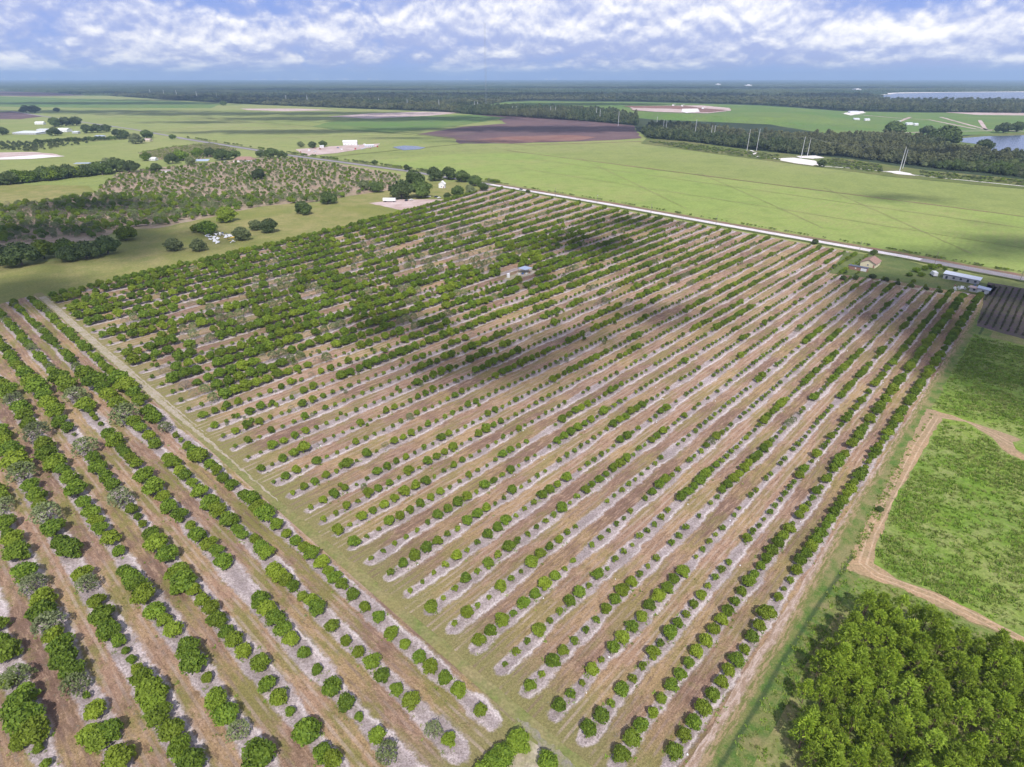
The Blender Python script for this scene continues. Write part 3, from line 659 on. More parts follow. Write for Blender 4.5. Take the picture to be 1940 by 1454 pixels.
def crown_mesh(name, m, lumps, n, size, core=0.78, flatten=1.0, seed=0, zmin=0.05, outward=0.6, aspect=1.0, sub=1):
    V, k = leaf_cloud(n, lumps, size, flatten, outward, seed, zmin, aspect)
    verts = [V]; faces = [tuple(range(4 * i, 4 * i + 4)) for i in range(k)]
    off = 4 * k; r = np.random.default_rng(seed + 99)
    if core:
        iv, fc = ICO1 if sub else ICO0
        for L in lumps:
            q = iv * (L[3] * core * r.uniform(0.85, 1.1, (len(iv), 1))) * np.array([1, 1, flatten]) + np.array(L[:3]); q[:, 2] = np.maximum(q[:, 2], zmin)
            verts.append(q); faces += [tuple(off + i for i in f) for f in fc]; off += len(iv)
    me = bpy.data.meshes.new(name); me.from_pydata(np.concatenate(verts).tolist(), [], faces); me.materials.append(m); me.update()
    return me
def citrus_lumps(r, seed, hh=0.92):
    q = random.Random(seed); L = [(0, 0, r * hh * 0.95, r * 0.72)]
    for i in range(9):
        a = i * 2 * math.pi / 9 + q.uniform(-.3, .3); rr = r * q.uniform(0.42, 0.60)
        L.append((rr * math.cos(a), rr * math.sin(a), r * q.uniform(0.42, 1.15) * hh, r * q.uniform(0.30, 0.46)))
    for i in range(3): L.append((q.uniform(-.3, .3) * r, q.uniform(-.3, .3) * r, r * hh * q.uniform(1.15, 1.4), r * q.uniform(.3, .42)))
    return L
def trunk_mesh(name, m, h, r, reach, top, seed, n=5):
    q = random.Random(seed); mb = MB(); mb.tube((0, 0, -0.1), (q.uniform(-.1, .1), q.uniform(-.1, .1), h), r, r * .7, 7)
    for i in range(n):
        a = i * 2 * math.pi / n + q.uniform(-.4, .4); rr = reach * q.uniform(.6, 1); z = top * q.uniform(.65, 1)
        md = (rr * .45 * math.cos(a), rr * .45 * math.sin(a), h + (z - h) * .55)
        mb.tube((0, 0, h * .85), md, r * .5, r * .3, 5); mb.tube(md, (rr * math.cos(a), rr * math.sin(a), z), r * .3, r * .08, 4)
    return mb.mesh(name, m)
# crowns are modelled at 1 m radius and scaled
CROWNS = {}
CROWNS['g'] = [crown_mesh('citrus_crown', M['leaf'], citrus_lumps(1.0, i), 620, 0.105, seed=i, core=0.74) for i in range(7)]
CROWNS['s'] = [crown_mesh('young_citrus_crown', M['leaf'], citrus_lumps(1.0, 20 + i, 1.0)[:9], 150, 0.19, core=0.5, seed=20 + i) for i in range(4)]
CROWNS['w'] = [crown_mesh('thin_citrus_crown', M['leaf_pale'], citrus_lumps(1.0, 40 + i, 0.95), 560, 0.085, core=0.0, seed=40 + i, outward=0.3) for i in range(3)]
CROWNS['d'] = [crown_mesh('bare_citrus_crown', M['leaf_dry'], citrus_lumps(1.0, 60 + i, 0.9), 380, 0.10, core=0.0, seed=60 + i, outward=0.2, aspect=0.25) for i in range(2)]
T_CIT = [trunk_mesh('citrus_trunk', M['bark'], 0.28, 0.075, 0.75, 1.35, i) for i in range(4)]
T_DRY = [trunk_mesh('citrus_limbs', M['bark'], 0.28, 0.08, 0.95, 1.6, 9 + i, 9) for i in range(2)]


def gn_scatter(name, pts, meshes, idx, rot, scl, tilt=None, kind='stuff'):
    """one object: a point cloud mesh that carries instances of the given meshes"""
    sc = bpy.data.collections.new(name + '_kinds')
    for i, me in enumerate(meshes):
        o = bpy.data.objects.new('%s_kind_%02d' % (name, i), me); sc.objects.link(o)
    me = bpy.data.meshes.new(name); me.from_pydata([tuple(p) for p in pts], [], [])
    a = me.attributes.new('pick', 'INT', 'POINT'); a.data.foreach_set('value', np.array(idx, np.int32))
    a = me.attributes.new('turn', 'FLOAT_VECTOR', 'POINT'); R = np.zeros((len(pts), 3), np.float32); R[:, 2] = rot
    if tilt is not None: R[:, 0] = tilt
    a.data.foreach_set('vector', R.ravel())
    a = me.attributes.new('size', 'FLOAT_VECTOR', 'POINT'); a.data.foreach_set('vector', np.array(scl, np.float32).ravel())
    o = link(name, me)
    ng = bpy.data.node_groups.new(name + '_nodes', 'GeometryNodeTree')
    ng.interface.new_socket('Geometry', in_out='INPUT', socket_type='NodeSocketGeometry')
    ng.interface.new_socket('Geometry', in_out='OUTPUT', socket_type='NodeSocketGeometry')
    nn = ng.nodes; gi = nn.new('NodeGroupInput'); go = nn.new('NodeGroupOutput')
    ci = nn.new('GeometryNodeCollectionInfo'); ci.inputs[0].default_value = sc; ci.inputs[1].default_value = True; ci.inputs[2].default_value = True
    ip = nn.new('GeometryNodeInstanceOnPoints'); ip.inputs['Pick Instance'].default_value = True
    def attr(nm, t):
        n = nn.new('GeometryNodeInputNamedAttribute'); n.data_type = t; n.inputs[0].default_value = nm; return n.outputs[0]
    l = ng.links
    l.new(gi.outputs[0], ip.inputs['Points']); l.new(ci.outputs[0], ip.inputs['Instance'])
    l.new(attr('pick', 'INT'), ip.inputs['Instance Index']); l.new(attr('turn', 'FLOAT_VECTOR'), ip.inputs['Rotation'])
    l.new(attr('size', 'FLOAT_VECTOR'), ip.inputs['Scale']); l.new(ip.outputs[0], go.inputs[0])
    md = o.modifiers.new('scatter', 'NODES'); md.node_group = ng
    return tag(o, kind=kind)


# ------------------------------------------------------------------ citrus: where every tree stands
SZ = {'L': 1.78, 'M': 1.42, 'S': 1.02, 't': 0.78, 'X': 2.35, 'W': 1.6}
FRONT = {0: 'LMLLLLMLMLMX', 1: 'LLLMMLMMLLLLMMMLMM', 2: 'LLSLSSLSLMSMMSSS', 3: 'LStLtLLLLLLLML', 4: 'MtLMSSSMLLLSt', 5: 'tSSLtSLLtLt', 6: 'LLLSLLLLt', 7: 'SLttLStL',
         8: 'LtSLSL', 9: 'tttSLtSLLL', 10: 'SLLLLSSLLLttL', 11: 'tttttSLMLLtLMSL', 12: 'LttLMMLMMttMStSLM', 13: 'LtLMLLLLLtSMMttttStM', 14: 'SSMSLLMtLtLMMLttLLMMt',
         15: 'SMLMttLMMMtStLMStttLMSSM', 16: 'SMMMSXtLtWMMLSMSSSSMMSS', 17: 'tLLtLtttMSttSSWMSttSMM', 18: 'MtLLXWttttLttMMSSMML', 19: 'ttLMLLS', 20: 'SLtMSSLtM', 21: 'SMLLSSWLLM',
         22: 'LtSLLLtWLLt', 23: 'LMLLSSMLLSWLL'}
P0 = {0: 70.5, 1: 63.2, 2: 63.2, 3: 62.8, 4: 62.5, 5: 62.9, 6: 62.9, 7: 62.6, 8: 62.1, 9: 62.0, 10: 62.4, 11: 62.0, 12: 62.1, 13: 61.8, 14: 61.9, 15: 62.3, 16: 62.2, 17: 61.0, 18: 61.6, 19: 62, 20: 62, 21: 62, 22: 63, 23: 63}
trees = []       # dict x y r kind block row slot p
def add(x, y, r, kind, block, row, along):
    trees.append(dict(x=x, y=y, r=r, k=kind, block=block, row=row, a=along))
PAV = at(985, 516)
DEAD = [(449, 600, 42), (512, 540, 34), (370, 638, 38), (590, 560, 26), (897, 497, 45), (787, 505, 36), (850, 445, 40), (380, 750, 40), (700, 470, 24), (1135, 580, 18), (610, 690, 26), (960, 400, 30), (540, 690, 20)]
def grove_trees():
    R = random.Random(5)
    for k in range(len(SROW)):
        fr = FRONT.get(k, ''); p = P0.get(k, 62 + R.uniform(-.5, 1.2)); end = rowend(k); i = 0; state = 'S'
        mature = min(1.0, max(0.0, (k - 14) / 13.0))
        while p < end:
            if i < len(fr): c = fr[i]
            else:
                stay = {'S': 0.80 - .28 * mature, 'B': 0.62 + .2 * mature, 'W': 0.35}[state]
                if R.random() > stay:
                    pb = 0.30 + 0.27 * mature + (0.15 if p > 300 else 0); pw = 0.02 + 0.17 * mature
                    x = R.random(); state = 'W' if x < pw else ('B' if x < pw + pb else 'S')
                if k <= 2: state = 'B' if R.random() < (0.8 if k < 2 else (0.35 if p < 260 else 0.85)) else 'S'
                if k >= 36 and R.random() < 0.6: state = 'B'
                uu, vv = pix(*pq(p, rowq(k, p)))
                for du, dv, dr in DEAD:
                    if ((uu - du) / dr) ** 2 + ((vv - dv) / (dr * .45)) ** 2 < 1 and R.random() < .62: state = 'W'
                c = {'S': R.choice('SSttS.' if k < 14 else 'SStS'), 'B': R.choice('LLM'), 'W': 'W'}[state]
                if k in (3, 4, 5) and p > 330 and c in 'LM' and R.random() < .5: c = 'S'
            if c != '.':
                r = SZ[c] * R.uniform(0.9, 1.12)
                if i >= len(fr) and c in 'LMXW': r *= 1 + 0.68 * mature * min(1.0, max(0.45, (430 - p) / 180.0 + 0.45))
                if k <= 1 and c in 'LM': r *= 0.92 + min(0.35, p / 900)
                q = rowq(k, p) + R.uniform(-.2, .2); x, y = pq(p, q)
                u, v = pix(x, y)
                skip = (x - PAV[0] + 2) ** 2 / 150 + (y - PAV[1] + 7) ** 2 / 230 < 1
                topb = q > float(np.interp(p, [57, 85, 109, 154, 211, 290, 360, 420, 502], [434, 450, 459, 469, 478, 481, 491, 492, 499])) - 2
                if not skip and not topb:
                    kind = 'w' if c == 'W' else ('g' if c in 'LMX' else 's')
                    if kind == 'w' and R.random() < 0.30: kind = 'd'
                    add(x, y, r, kind, 'main', k, p)
            big_next = 1.0
            p += (3.92 if k < 19 else 3.92 + 1.0 * mature) * R.uniform(0.94, 1.06); i += 1
grove_trees()
def weedy_growth():
    R = random.Random(91)
    for _ in range(1500):
        k = R.randrange(15, len(SROW)); p = R.uniform(66, rowend(k) - 4); q = rowq(k, p) + R.uniform(-3.4, 3.4)
        if R.random() > min(1, (k - 12) / 14): continue
        x, y = pq(p, q)
        if (x - PAV[0] + 2) ** 2 / 150 + (y - PAV[1] + 7) ** 2 / 230 < 1.3 or q > float(np.interp(p, [57, 85, 109, 154, 211, 290, 360, 420, 502], [434, 450, 459, 469, 478, 481, 491, 492, 499])) - 4: continue
        add(x, y, R.uniform(.6, 1.25), R.choice('swws'), 'wild', 0, p)
weedy_growth()
Z6 = (480, 1079); Z2 = (480, 700); Z1 = (0, 700); Z5 = (0, 1079)
LEFT = {
 0: [(Z6, '1665,1035,50 1505,880,60 1405,800,55 1300,710,60 1225,640,52 1115,550,45 1015,460,58 920,350,50 820,275,45 725,180,50 650,110,50 590,60,55 550,20,45'),
     (Z2, '500,1410,60 430,1350,60 370,1300,45 310,1260,42 240,1205,42 170,1135,50 90,1050,75 30,1010,60'),
     (Z1, '1850,940,60 1790,920,45 1700,840,50 1640,800,45 1590,740,40 1540,690,45 1460,620,70 1420,600,50 1375,560,38 1330,520,18 1290,485,22 1210,425,50w 1130,340,60 1090,300,50 1030,215,50 980,160,50 920,100,70 860,60,70')],
 1: [(Z6, '1430,1250,55 1320,1175,62w 1160,965,65 1050,880,50 945,780,55 865,680,60 770,610,50 680,530,45 580,410,55 470,280,65 430,230,55 360,200,40 290,120,45 240,80,55 190,40,60 150,0,55'),
     (Z2, '90,1340,60 50,1300,55 10,1250,40'),
     (Z1, '1780,1215,42 1740,1170,42 1680,1100,70 1600,1030,65 1540,970,70 1470,890,60 1410,830,40 1360,780,45 1320,740,45 1270,680,55 1230,640,40 1140,540,45 1090,490,45 1030,430,42 980,380,50 920,310,90w 860,240,60 800,180,55 750,130,50 690,80,75 620,20,60')],
 2: [(Z6, '985,1340,85w 910,1215,62 775,1085,32 680,985,65 570,860,72 465,735,42 370,615,48 275,510,58 210,430,65 150,360,65 100,290,65 50,220,70'),
     (Z1, '1640,1400,65 1590,1330,50 1530,1280,60 1450,1210,60 1400,1140,38 1310,1060,60 1240,1000,60 1200,930,50 1120,850,75 1060,770,65 1000,690,45 960,650,40 930,620,38 890,575,40 840,515,60 790,470,45 740,400,18 700,360,20 680,330,20 650,295,30 620,250,60 540,170,75w 480,100,60 430,50,60')],
 3: [(Z6, '590,1400,70 505,1350,65 390,1190,100 270,1045,35 185,940,62 105,835,62 45,690,65'),
     (Z5, '1790,590,55 1720,520,60 1660,460,55 1590,370,65 1540,280,60 1490,230,50 1420,150,50 1350,80,90 1300,20,80'),
     (Z1, '1220,1350,75 1150,1270,75 1110,1200,60 1050,1140,28 1010,1080,28 970,1030,45 880,930,80w 820,840,50 780,780,50 720,710,60 680,640,50 620,550,80w 545,480,15 490,420,40 440,370,50 400,300,60 350,240,60 320,190,50 270,130,70 220,80,60 180,20,50')],
 4: [(Z5, '1890,1350,110 1740,1180,75w 1650,1060,85 1590,950,75 1520,800,38 1420,680,85 1380,580,75 1270,430,62 1200,370,50 1130,300,70 1060,180,75 1000,110,70 960,60,60 920,10,50'),
     (Z1, '870,1330,45 810,1240,60 740,1160,50 700,1110,50 660,1040,60 620,970,50 550,870,70 500,790,60 450,740,45 400,680,70 340,610,60 320,550,60 260,450,75w 210,390,50 180,330,50 140,270,55 100,220,60w 50,150,60 10,100,40')],
 5: [(Z5, '1400,1400,80 1320,1300,75 1250,1180,80 1160,1080,75 1130,980,80 1100,880,95 1040,800,70 1010,740,40 965,665,30 925,600,28 870,525,45 790,440,70 760,330,75 710,230,50 640,100,65w 600,40,60'),
     (Z1, '510,1310,70 450,1260,60 390,1160,65 330,1060,90w 290,990,50 260,920,60 220,850,50 150,740,80w 110,670,80 70,590,70 30,540,50 20,480,50 0,430,40')],
 6: [(Z5, '870,1380,90 800,1180,70 720,1240,75 660,1210,70 690,1030,65 640,930,25 540,840,75w 520,750,70 480,650,80 440,560,75 390,480,60 350,400,90w 310,310,80 300,210,75 230,100,80w 170,20,70'),
     (Z1, '120,1330,70 90,1240,60 60,1210,40 20,1130,60 20,980,60w 10,930,50 -40,880,60 -70,800,60')],
 7: [(Z5, '340,1430,30 280,1320,30 230,1180,85 170,1080,95 140,1270,50 130,1000,85 170,920,70 100,780,85w 50,830,50 40,590,75 10,520,50 -10,400,50 -60,330,60')],
}
def left_trees():
    R = random.Random(8)
    for row, parts in LEFT.items():
        alongs = []
        for (ox, oy), s in parts:
            for it in s.split():
                k = 'g'
                if it[-1] == 'w': k = 'w'; it = it[:-1]
                a, b, rr = (float(c) for c in it.split(','))
                u, v = ox + a / 3.878, oy + b / 3.878
                x, y = at(u, v, 1.6); r = rr / 3.878 * slant(x, y) / FPX * 0.98
                x, y = at(u, v, 0.85 * r)
                p, q = to_pq(x, y); alongs.append(q)
                if r < 1.0: k = 's'
                add(x, y, r, k, 'left', row, q)
        # further up the row the trees close into hedges
        q = max(alongs) + 4.2 if row < 7 else max(alongs) + 5
        while q < 430 - row * 4:
            c = R.random(); r = R.uniform(2.0, 2.7) if c < 0.8 else R.uniform(0.9, 1.5)
            x, y = pq(LROW[row] + R.uniform(-.5, .5), q)
            add(x, y, r, 'g' if c < 0.72 else ('w' if c < 0.8 else 's'), 'left', row, q)
            q += R.uniform(3.9, 4.9)
    for row in (8, 9):
        q = 60
        while q < 400: 
            x, y = pq(LROW[row], q); u, v = pix(x, y)
            if u > -60: add(x, y, R.uniform(2, 2.8), 'g', 'left', row, q)
            q += 4.5
    for u, v, r in ((981, 1405, 2.6), (954, 1428, 2.4), (936, 1446, 2.5), (1038, 1444, 2.4), (1010, 1470, 1.6), (915, 1470, 2.6)):
        x, y = at(u, v, 2.0); add(x, y, r, 'g', 'corner', 0, v)
left_trees()
# scrubby old grove on the upper left, a young grove and the thin one further off
SCRUB = [(-200, 400), (60, 388), (180, 367), (200, 347), (230, 327), (480, 304), (560, 302), (760, 334), (735, 360), (600, 382), (490, 392), (400, 410), (300, 430), (230, 433), (180, 450), (-200, 472)]
def scrub_trees():
    R = random.Random(21)
    p = 40.0; row = 0; q = 470
    while q < 1300:
        p = -600
        while p < 620:
            pp = p + R.uniform(-2.2, 2.2); x, y = pq(pp, q + R.uniform(-2, 2)); u, v = pix(x, y) if y > 100 else (-999, 0)
            if -40 < u < 1000 and inpoly(u, v, SCRUB):
                c = R.random(); dens = 0.95 if v > 375 else 0.85
                if c < dens:
                    r = R.uniform(1.3, 2.7) if v < 372 else R.uniform(2.0, 4.0)
                    k = 'g' if c < dens * .5 else ('w' if c < dens * .9 else 'd')
                    add(x, y, r, k, 'scrub', row, p)
            p += 5.6
        q += 8.6; row += 1
scrub_trees()
# who is an individual: the 300 that show largest
def vis(t):
    u, v = pix(t['x'], t['y'], t['r'] * .9); m = t['r'] * FPX / slant(t['x'], t['y'])
    t['u'], t['v'], t['px'] = u, v, m
    return -m < u < W0 + m and -m < v < H0 + m
seen = [t for t in trees if vis(t)]
hidden_near = [t for t in trees if t not in seen] if False else []
seen.sort(key=lambda t: -t['px'])
SOLO = seen[:296]; REST = seen[296:]
ords = lambda n: '%d%s' % (n, 'th' if 10 <= n % 100 <= 20 else {1: 'st', 2: 'nd', 3: 'rd'}.get(n % 10, 'th'))
names = {'g': 'citrus_tree', 's': 'citrus_tree', 'w': 'citrus_tree', 'd': 'citrus_tree'}
protos = {}
def citrus_proto(kind, i):
    key = (kind, i)
    if key not in protos:
        t = bpy.data.objects.new('citrus_tree', None)
        c = bpy.data.objects.new('crown', CROWNS[kind][i]); c.parent = t
        b = bpy.data.objects.new('trunk', (T_DRY if kind in 'wd' else T_CIT)[i % 2]); b.parent = t
        protos[key] = t
    return protos[key]
def row_rank(t):
    same = sorted([s for s in trees if s['block'] == t['block'] and s['row'] == t['row']], key=lambda s: s['a'])
    return same.index(t) + 1
seen_row = {}
R = random.Random(3)
for t in SOLO:
    i = R.randrange(len(CROWNS[t['k']]))
    big_ = t['r'] * 2
    size = 'small' if t['r'] < 1.15 else ('medium' if t['r'] < 1.7 else ('large' if t['r'] < 2.4 else 'huge'))
    look = {'g': 'full green', 's': 'young bushy', 'w': 'thin greyish', 'd': 'nearly bare'}[t['k']]
    n = row_rank(t)
    if t['block'] == 'main': lab = '%s %s citrus tree, %s from grass track in %s row from ditch' % (size, look, ords(n), ords(t['row'] + 1))
    elif t['block'] == 'left': lab = '%s %s citrus tree, %s from crossing, %s row left of grass track' % (size, look, ords(n), ords(t['row'] + 1))
    elif t['block'] == 'corner': lab = '%s %s citrus tree on the grass corner below the crossing, %s from the top' % (size, look, ords(n))
    else: lab = '%s %s citrus tree in the old scrubby grove beyond the meadow' % (size, look)
    sx = t['r'] * R.uniform(.94, 1.06); sz = (0.78 * t['r'] + 0.42) * R.uniform(.92, 1.1) if t['r'] > 1.2 else t['r'] * R.uniform(1.0, 1.3)
    o = copy_tree(citrus_proto(t['k'], i), (t['x'], t['y'], 0), R.uniform(0, 6.28), (sx, t['r'] * R.uniform(.94, 1.06), sz), lab, 'citrus trees planted in rows')
    o.rotation_euler.x = R.uniform(-.09, .09); o.rotation_euler.y = R.uniform(-.09, .09)
    o['category'] = 'citrus tree'
meshes = CROWNS['g'] + CROWNS['s'] + CROWNS['w'] + CROWNS['d']
base_i = {'g': 0, 's': 7, 'w': 11, 'd': 14}; cnt_i = {'g': 7, 's': 4, 'w': 3, 'd': 2}
def scatter_rest():
    R = random.Random(4); P = []; I = []; Ro = []; Sc = []
    for t in REST:
        P.append((t['x'], t['y'], 0)); I.append(base_i[t['k']] + R.randrange(cnt_i[t['k']])); Ro.append(R.uniform(0, 6.28))
        sz = (0.78 * t['r'] + 0.42) if t['r'] > 1.2 else t['r'] * 1.1
        Sc.append((t['r'] * R.uniform(.9, 1.1), t['r'] * R.uniform(.9, 1.1), sz * R.uniform(.88, 1.15)))
    o = gn_scatter('citrus_grove', P, meshes, I, Ro, Sc)
    tag(o, 'rows of smaller and farther citrus trees filling the rest of the grove', 'citrus trees')
scatter_rest()
print('citrus', len(trees), 'seen', len(seen), 'cut', SOLO[-1]['px'])

# ------------------------------------------------------------------ pines, bottom right
def pine_meshes(seed):
    q = np.random.default_rng(seed); V = []; F = []; r_ = random.Random(seed)
    hgt = 9.0; tb = MB(); tb.tube((0, 0, -.1), (0.1, 0.1, hgt * .9), .15, .04, 7)
    o = 0; n = 44
    for i in range(n):
        t = (i + .5) / n; z = 3.2 + t * 5.6; rad = (1.0 - t) ** 0.7 * 2.0 + 0.1; a = i * 2.4 + q.uniform(-.5, .5); rad *= q.uniform(.55, 1.15)
        tip = np.array([rad * math.cos(a), rad * math.sin(a), z + rad * .35])
        if i % 2 == 0: tb.tube((0, 0, z - rad * .2), tuple(tip * .92 + np.array([0, 0, z * .08])), .035, .012, 3)
        out = np.array([math.cos(a) * .6, math.sin(a) * .6, .75]); out /= np.linalg.norm(out)
        for j in range(20):
            d = out * .55 + q.normal(size=3) * .5; d /= np.linalg.norm(d); L = q.uniform(.5, .88)
            s = np.cross(d, q.normal(size=3)); s /= np.linalg.norm(s); w = .075
            b = tip + q.normal(size=3) * .07
            V += [b - s * w * .5, b + s * w * .5, b + d * L + s * w, b + d * L - s * w]; F.append((o, o + 1, o + 2, o + 3)); o += 4
    me = bpy.data.meshes.new('pine_crown'); me.from_pydata([tuple(v) for v in V], [], F); me.materials.append(M['leaf_pine']); me.update()
    return me, tb.mesh('pine_trunk', M['bark_pine'])
PINES = [pine_meshes(i) for i in range(6)]
PINE_EDGE = [(1530, 1454), (1512, 1330), (1545, 1270), (1570, 1205), (1620, 1150), (1660, 1118), (1700, 1125), (1790, 1180), (1880, 1208), (1960, 1225), (2100, 1290), (2100, 1700), (1500, 1700)]
pp = [at(u, v, 6.0) for u, v in PINE_EDGE]; R = random.Random(77); placed = []
xs = [p[0] for p in pp]; ys = [p[1] for p in pp]; np_ = 0
pine_rows = []
p_, q_ = zip(*[to_pq(*a) for a in pp])
qq = min(q_)
while qq < max(q_):
    pa = min(p_) 
    while pa < max(p_):
        x, y = pq(pa + R.uniform(-.75, .75), qq + R.uniform(-.6, .6)); pa += 2.75
        if not inpoly(x, y, pp): continue
        u, v = pix(x, y, 7)
        if u > 2000 or v > 1530: continue
        if R.random() < 0.12: continue
        pine_rows.append((x, y, u, v))
    qq += 3.05
edge_n = 0
pine_src = []
for cr, tr in PINES:
    t = bpy.data.objects.new('pine_tree', None); a = bpy.data.objects.new('crown', cr); a.parent = t; b = bpy.data.objects.new('trunk', tr); b.parent = t; pine_src.append(t)
pine_rows.sort(key=lambda a: a[3])
def near_edge(x, y):
    best = 99
    for i in range(0, 7):
        a = pp[i]; b = pp[i + 1]; L2 = (b[0] - a[0]) ** 2 + (b[1] - a[1]) ** 2
        t = max(0, min(1, ((x - a[0]) * (b[0] - a[0]) + (y - a[1]) * (b[1] - a[1])) / L2)); best = min(best, math.hypot(x - a[0] - t * (b[0] - a[0]), y - a[1] - t * (b[1] - a[1])))
    return best
print('pines', len(pine_rows))
ne = nl = 0
for x, y, u, v in pine_rows[:300]:
    e = near_edge(x, y)
    if e < 2.2 and u < 1665: ne += 1; lab = 'young pine on the grassy left edge of the stand, %s from the top corner' % ords(ne)
    elif e < 2.4 and v < 1235: nl += 1; lab = 'young pine beside the dirt lane at the top edge of the stand, %s from above' % ords(nl)
    else: lab = 'young pine with tufted green crown inside the dense stand at lower right'
    s = R.uniform(.66, 1.12)
    o = copy_tree(R.choice(pine_src), (x, y, 0), R.uniform(0, 6.28), (s * R.uniform(.95, 1.2), s * R.uniform(.95, 1.2), s), lab, 'pines of the stand at lower right'); o['category'] = 'pine tree'

# ------------------------------------------------------------------ oaks and other broad trees around the farms
def oak_lumps(seed, n=15, hf=0.8):
    q = random.Random(seed); L = [(0, 0, 1.0 * hf, .62)]
    for i in range(n):
        a = q.uniform(0, 6.28); rr = q.uniform(.25, .72); L.append((rr * math.cos(a), rr * math.sin(a), ((1.3 - rr * .7 + q.uniform(-.25, .15)) if i % 3 else q.uniform(.35, .6)) * hf, q.uniform(.24, .42)))
    return L
OAK = [crown_mesh('oak_crown', M['leaf_oak'], oak_lumps(i), 1300, 0.075, core=.75, seed=100 + i, zmin=.08) for i in range(5)]
OAKP = [crown_mesh('pale_oak_crown', M['leaf_pale'], oak_lumps(30 + i), 900, 0.085, core=.6, seed=130 + i, zmin=.08) for i in range(2)]
OAKG = [crown_mesh('bushy_crown', M['leaf'], oak_lumps(50 + i), 1100, 0.085, core=.7, seed=150 + i, zmin=.15) for i in range(2)]
OTR = [trunk_mesh('oak_trunk', M['bark'], .42, .075, .6, 1.0, 200 + i) for i in range(3)]
def broad(u, v, r, label, kind='o', hf=1.0, group=None, name='oak_tree', cat='tree'):
    """u, v: photo point of the crown's foot; r crown radius in metres"""
    x, y = at(u, v); me = {'o': OAK, 'p': OAKP, 'g': OAKG}[kind]
    t = empty(name, (x, y, 0), random.uniform(0, 6.28), label, cat, group); r = r * (1.5 if r > 2.7 else 1.1); t.scale = (r, r * random.uniform(.9, 1.1), r * hf * .92)
    c = link('crown', random.choice(me), t); b = link('trunk', random.choice(OTR), t)
    return t
random.seed(12)
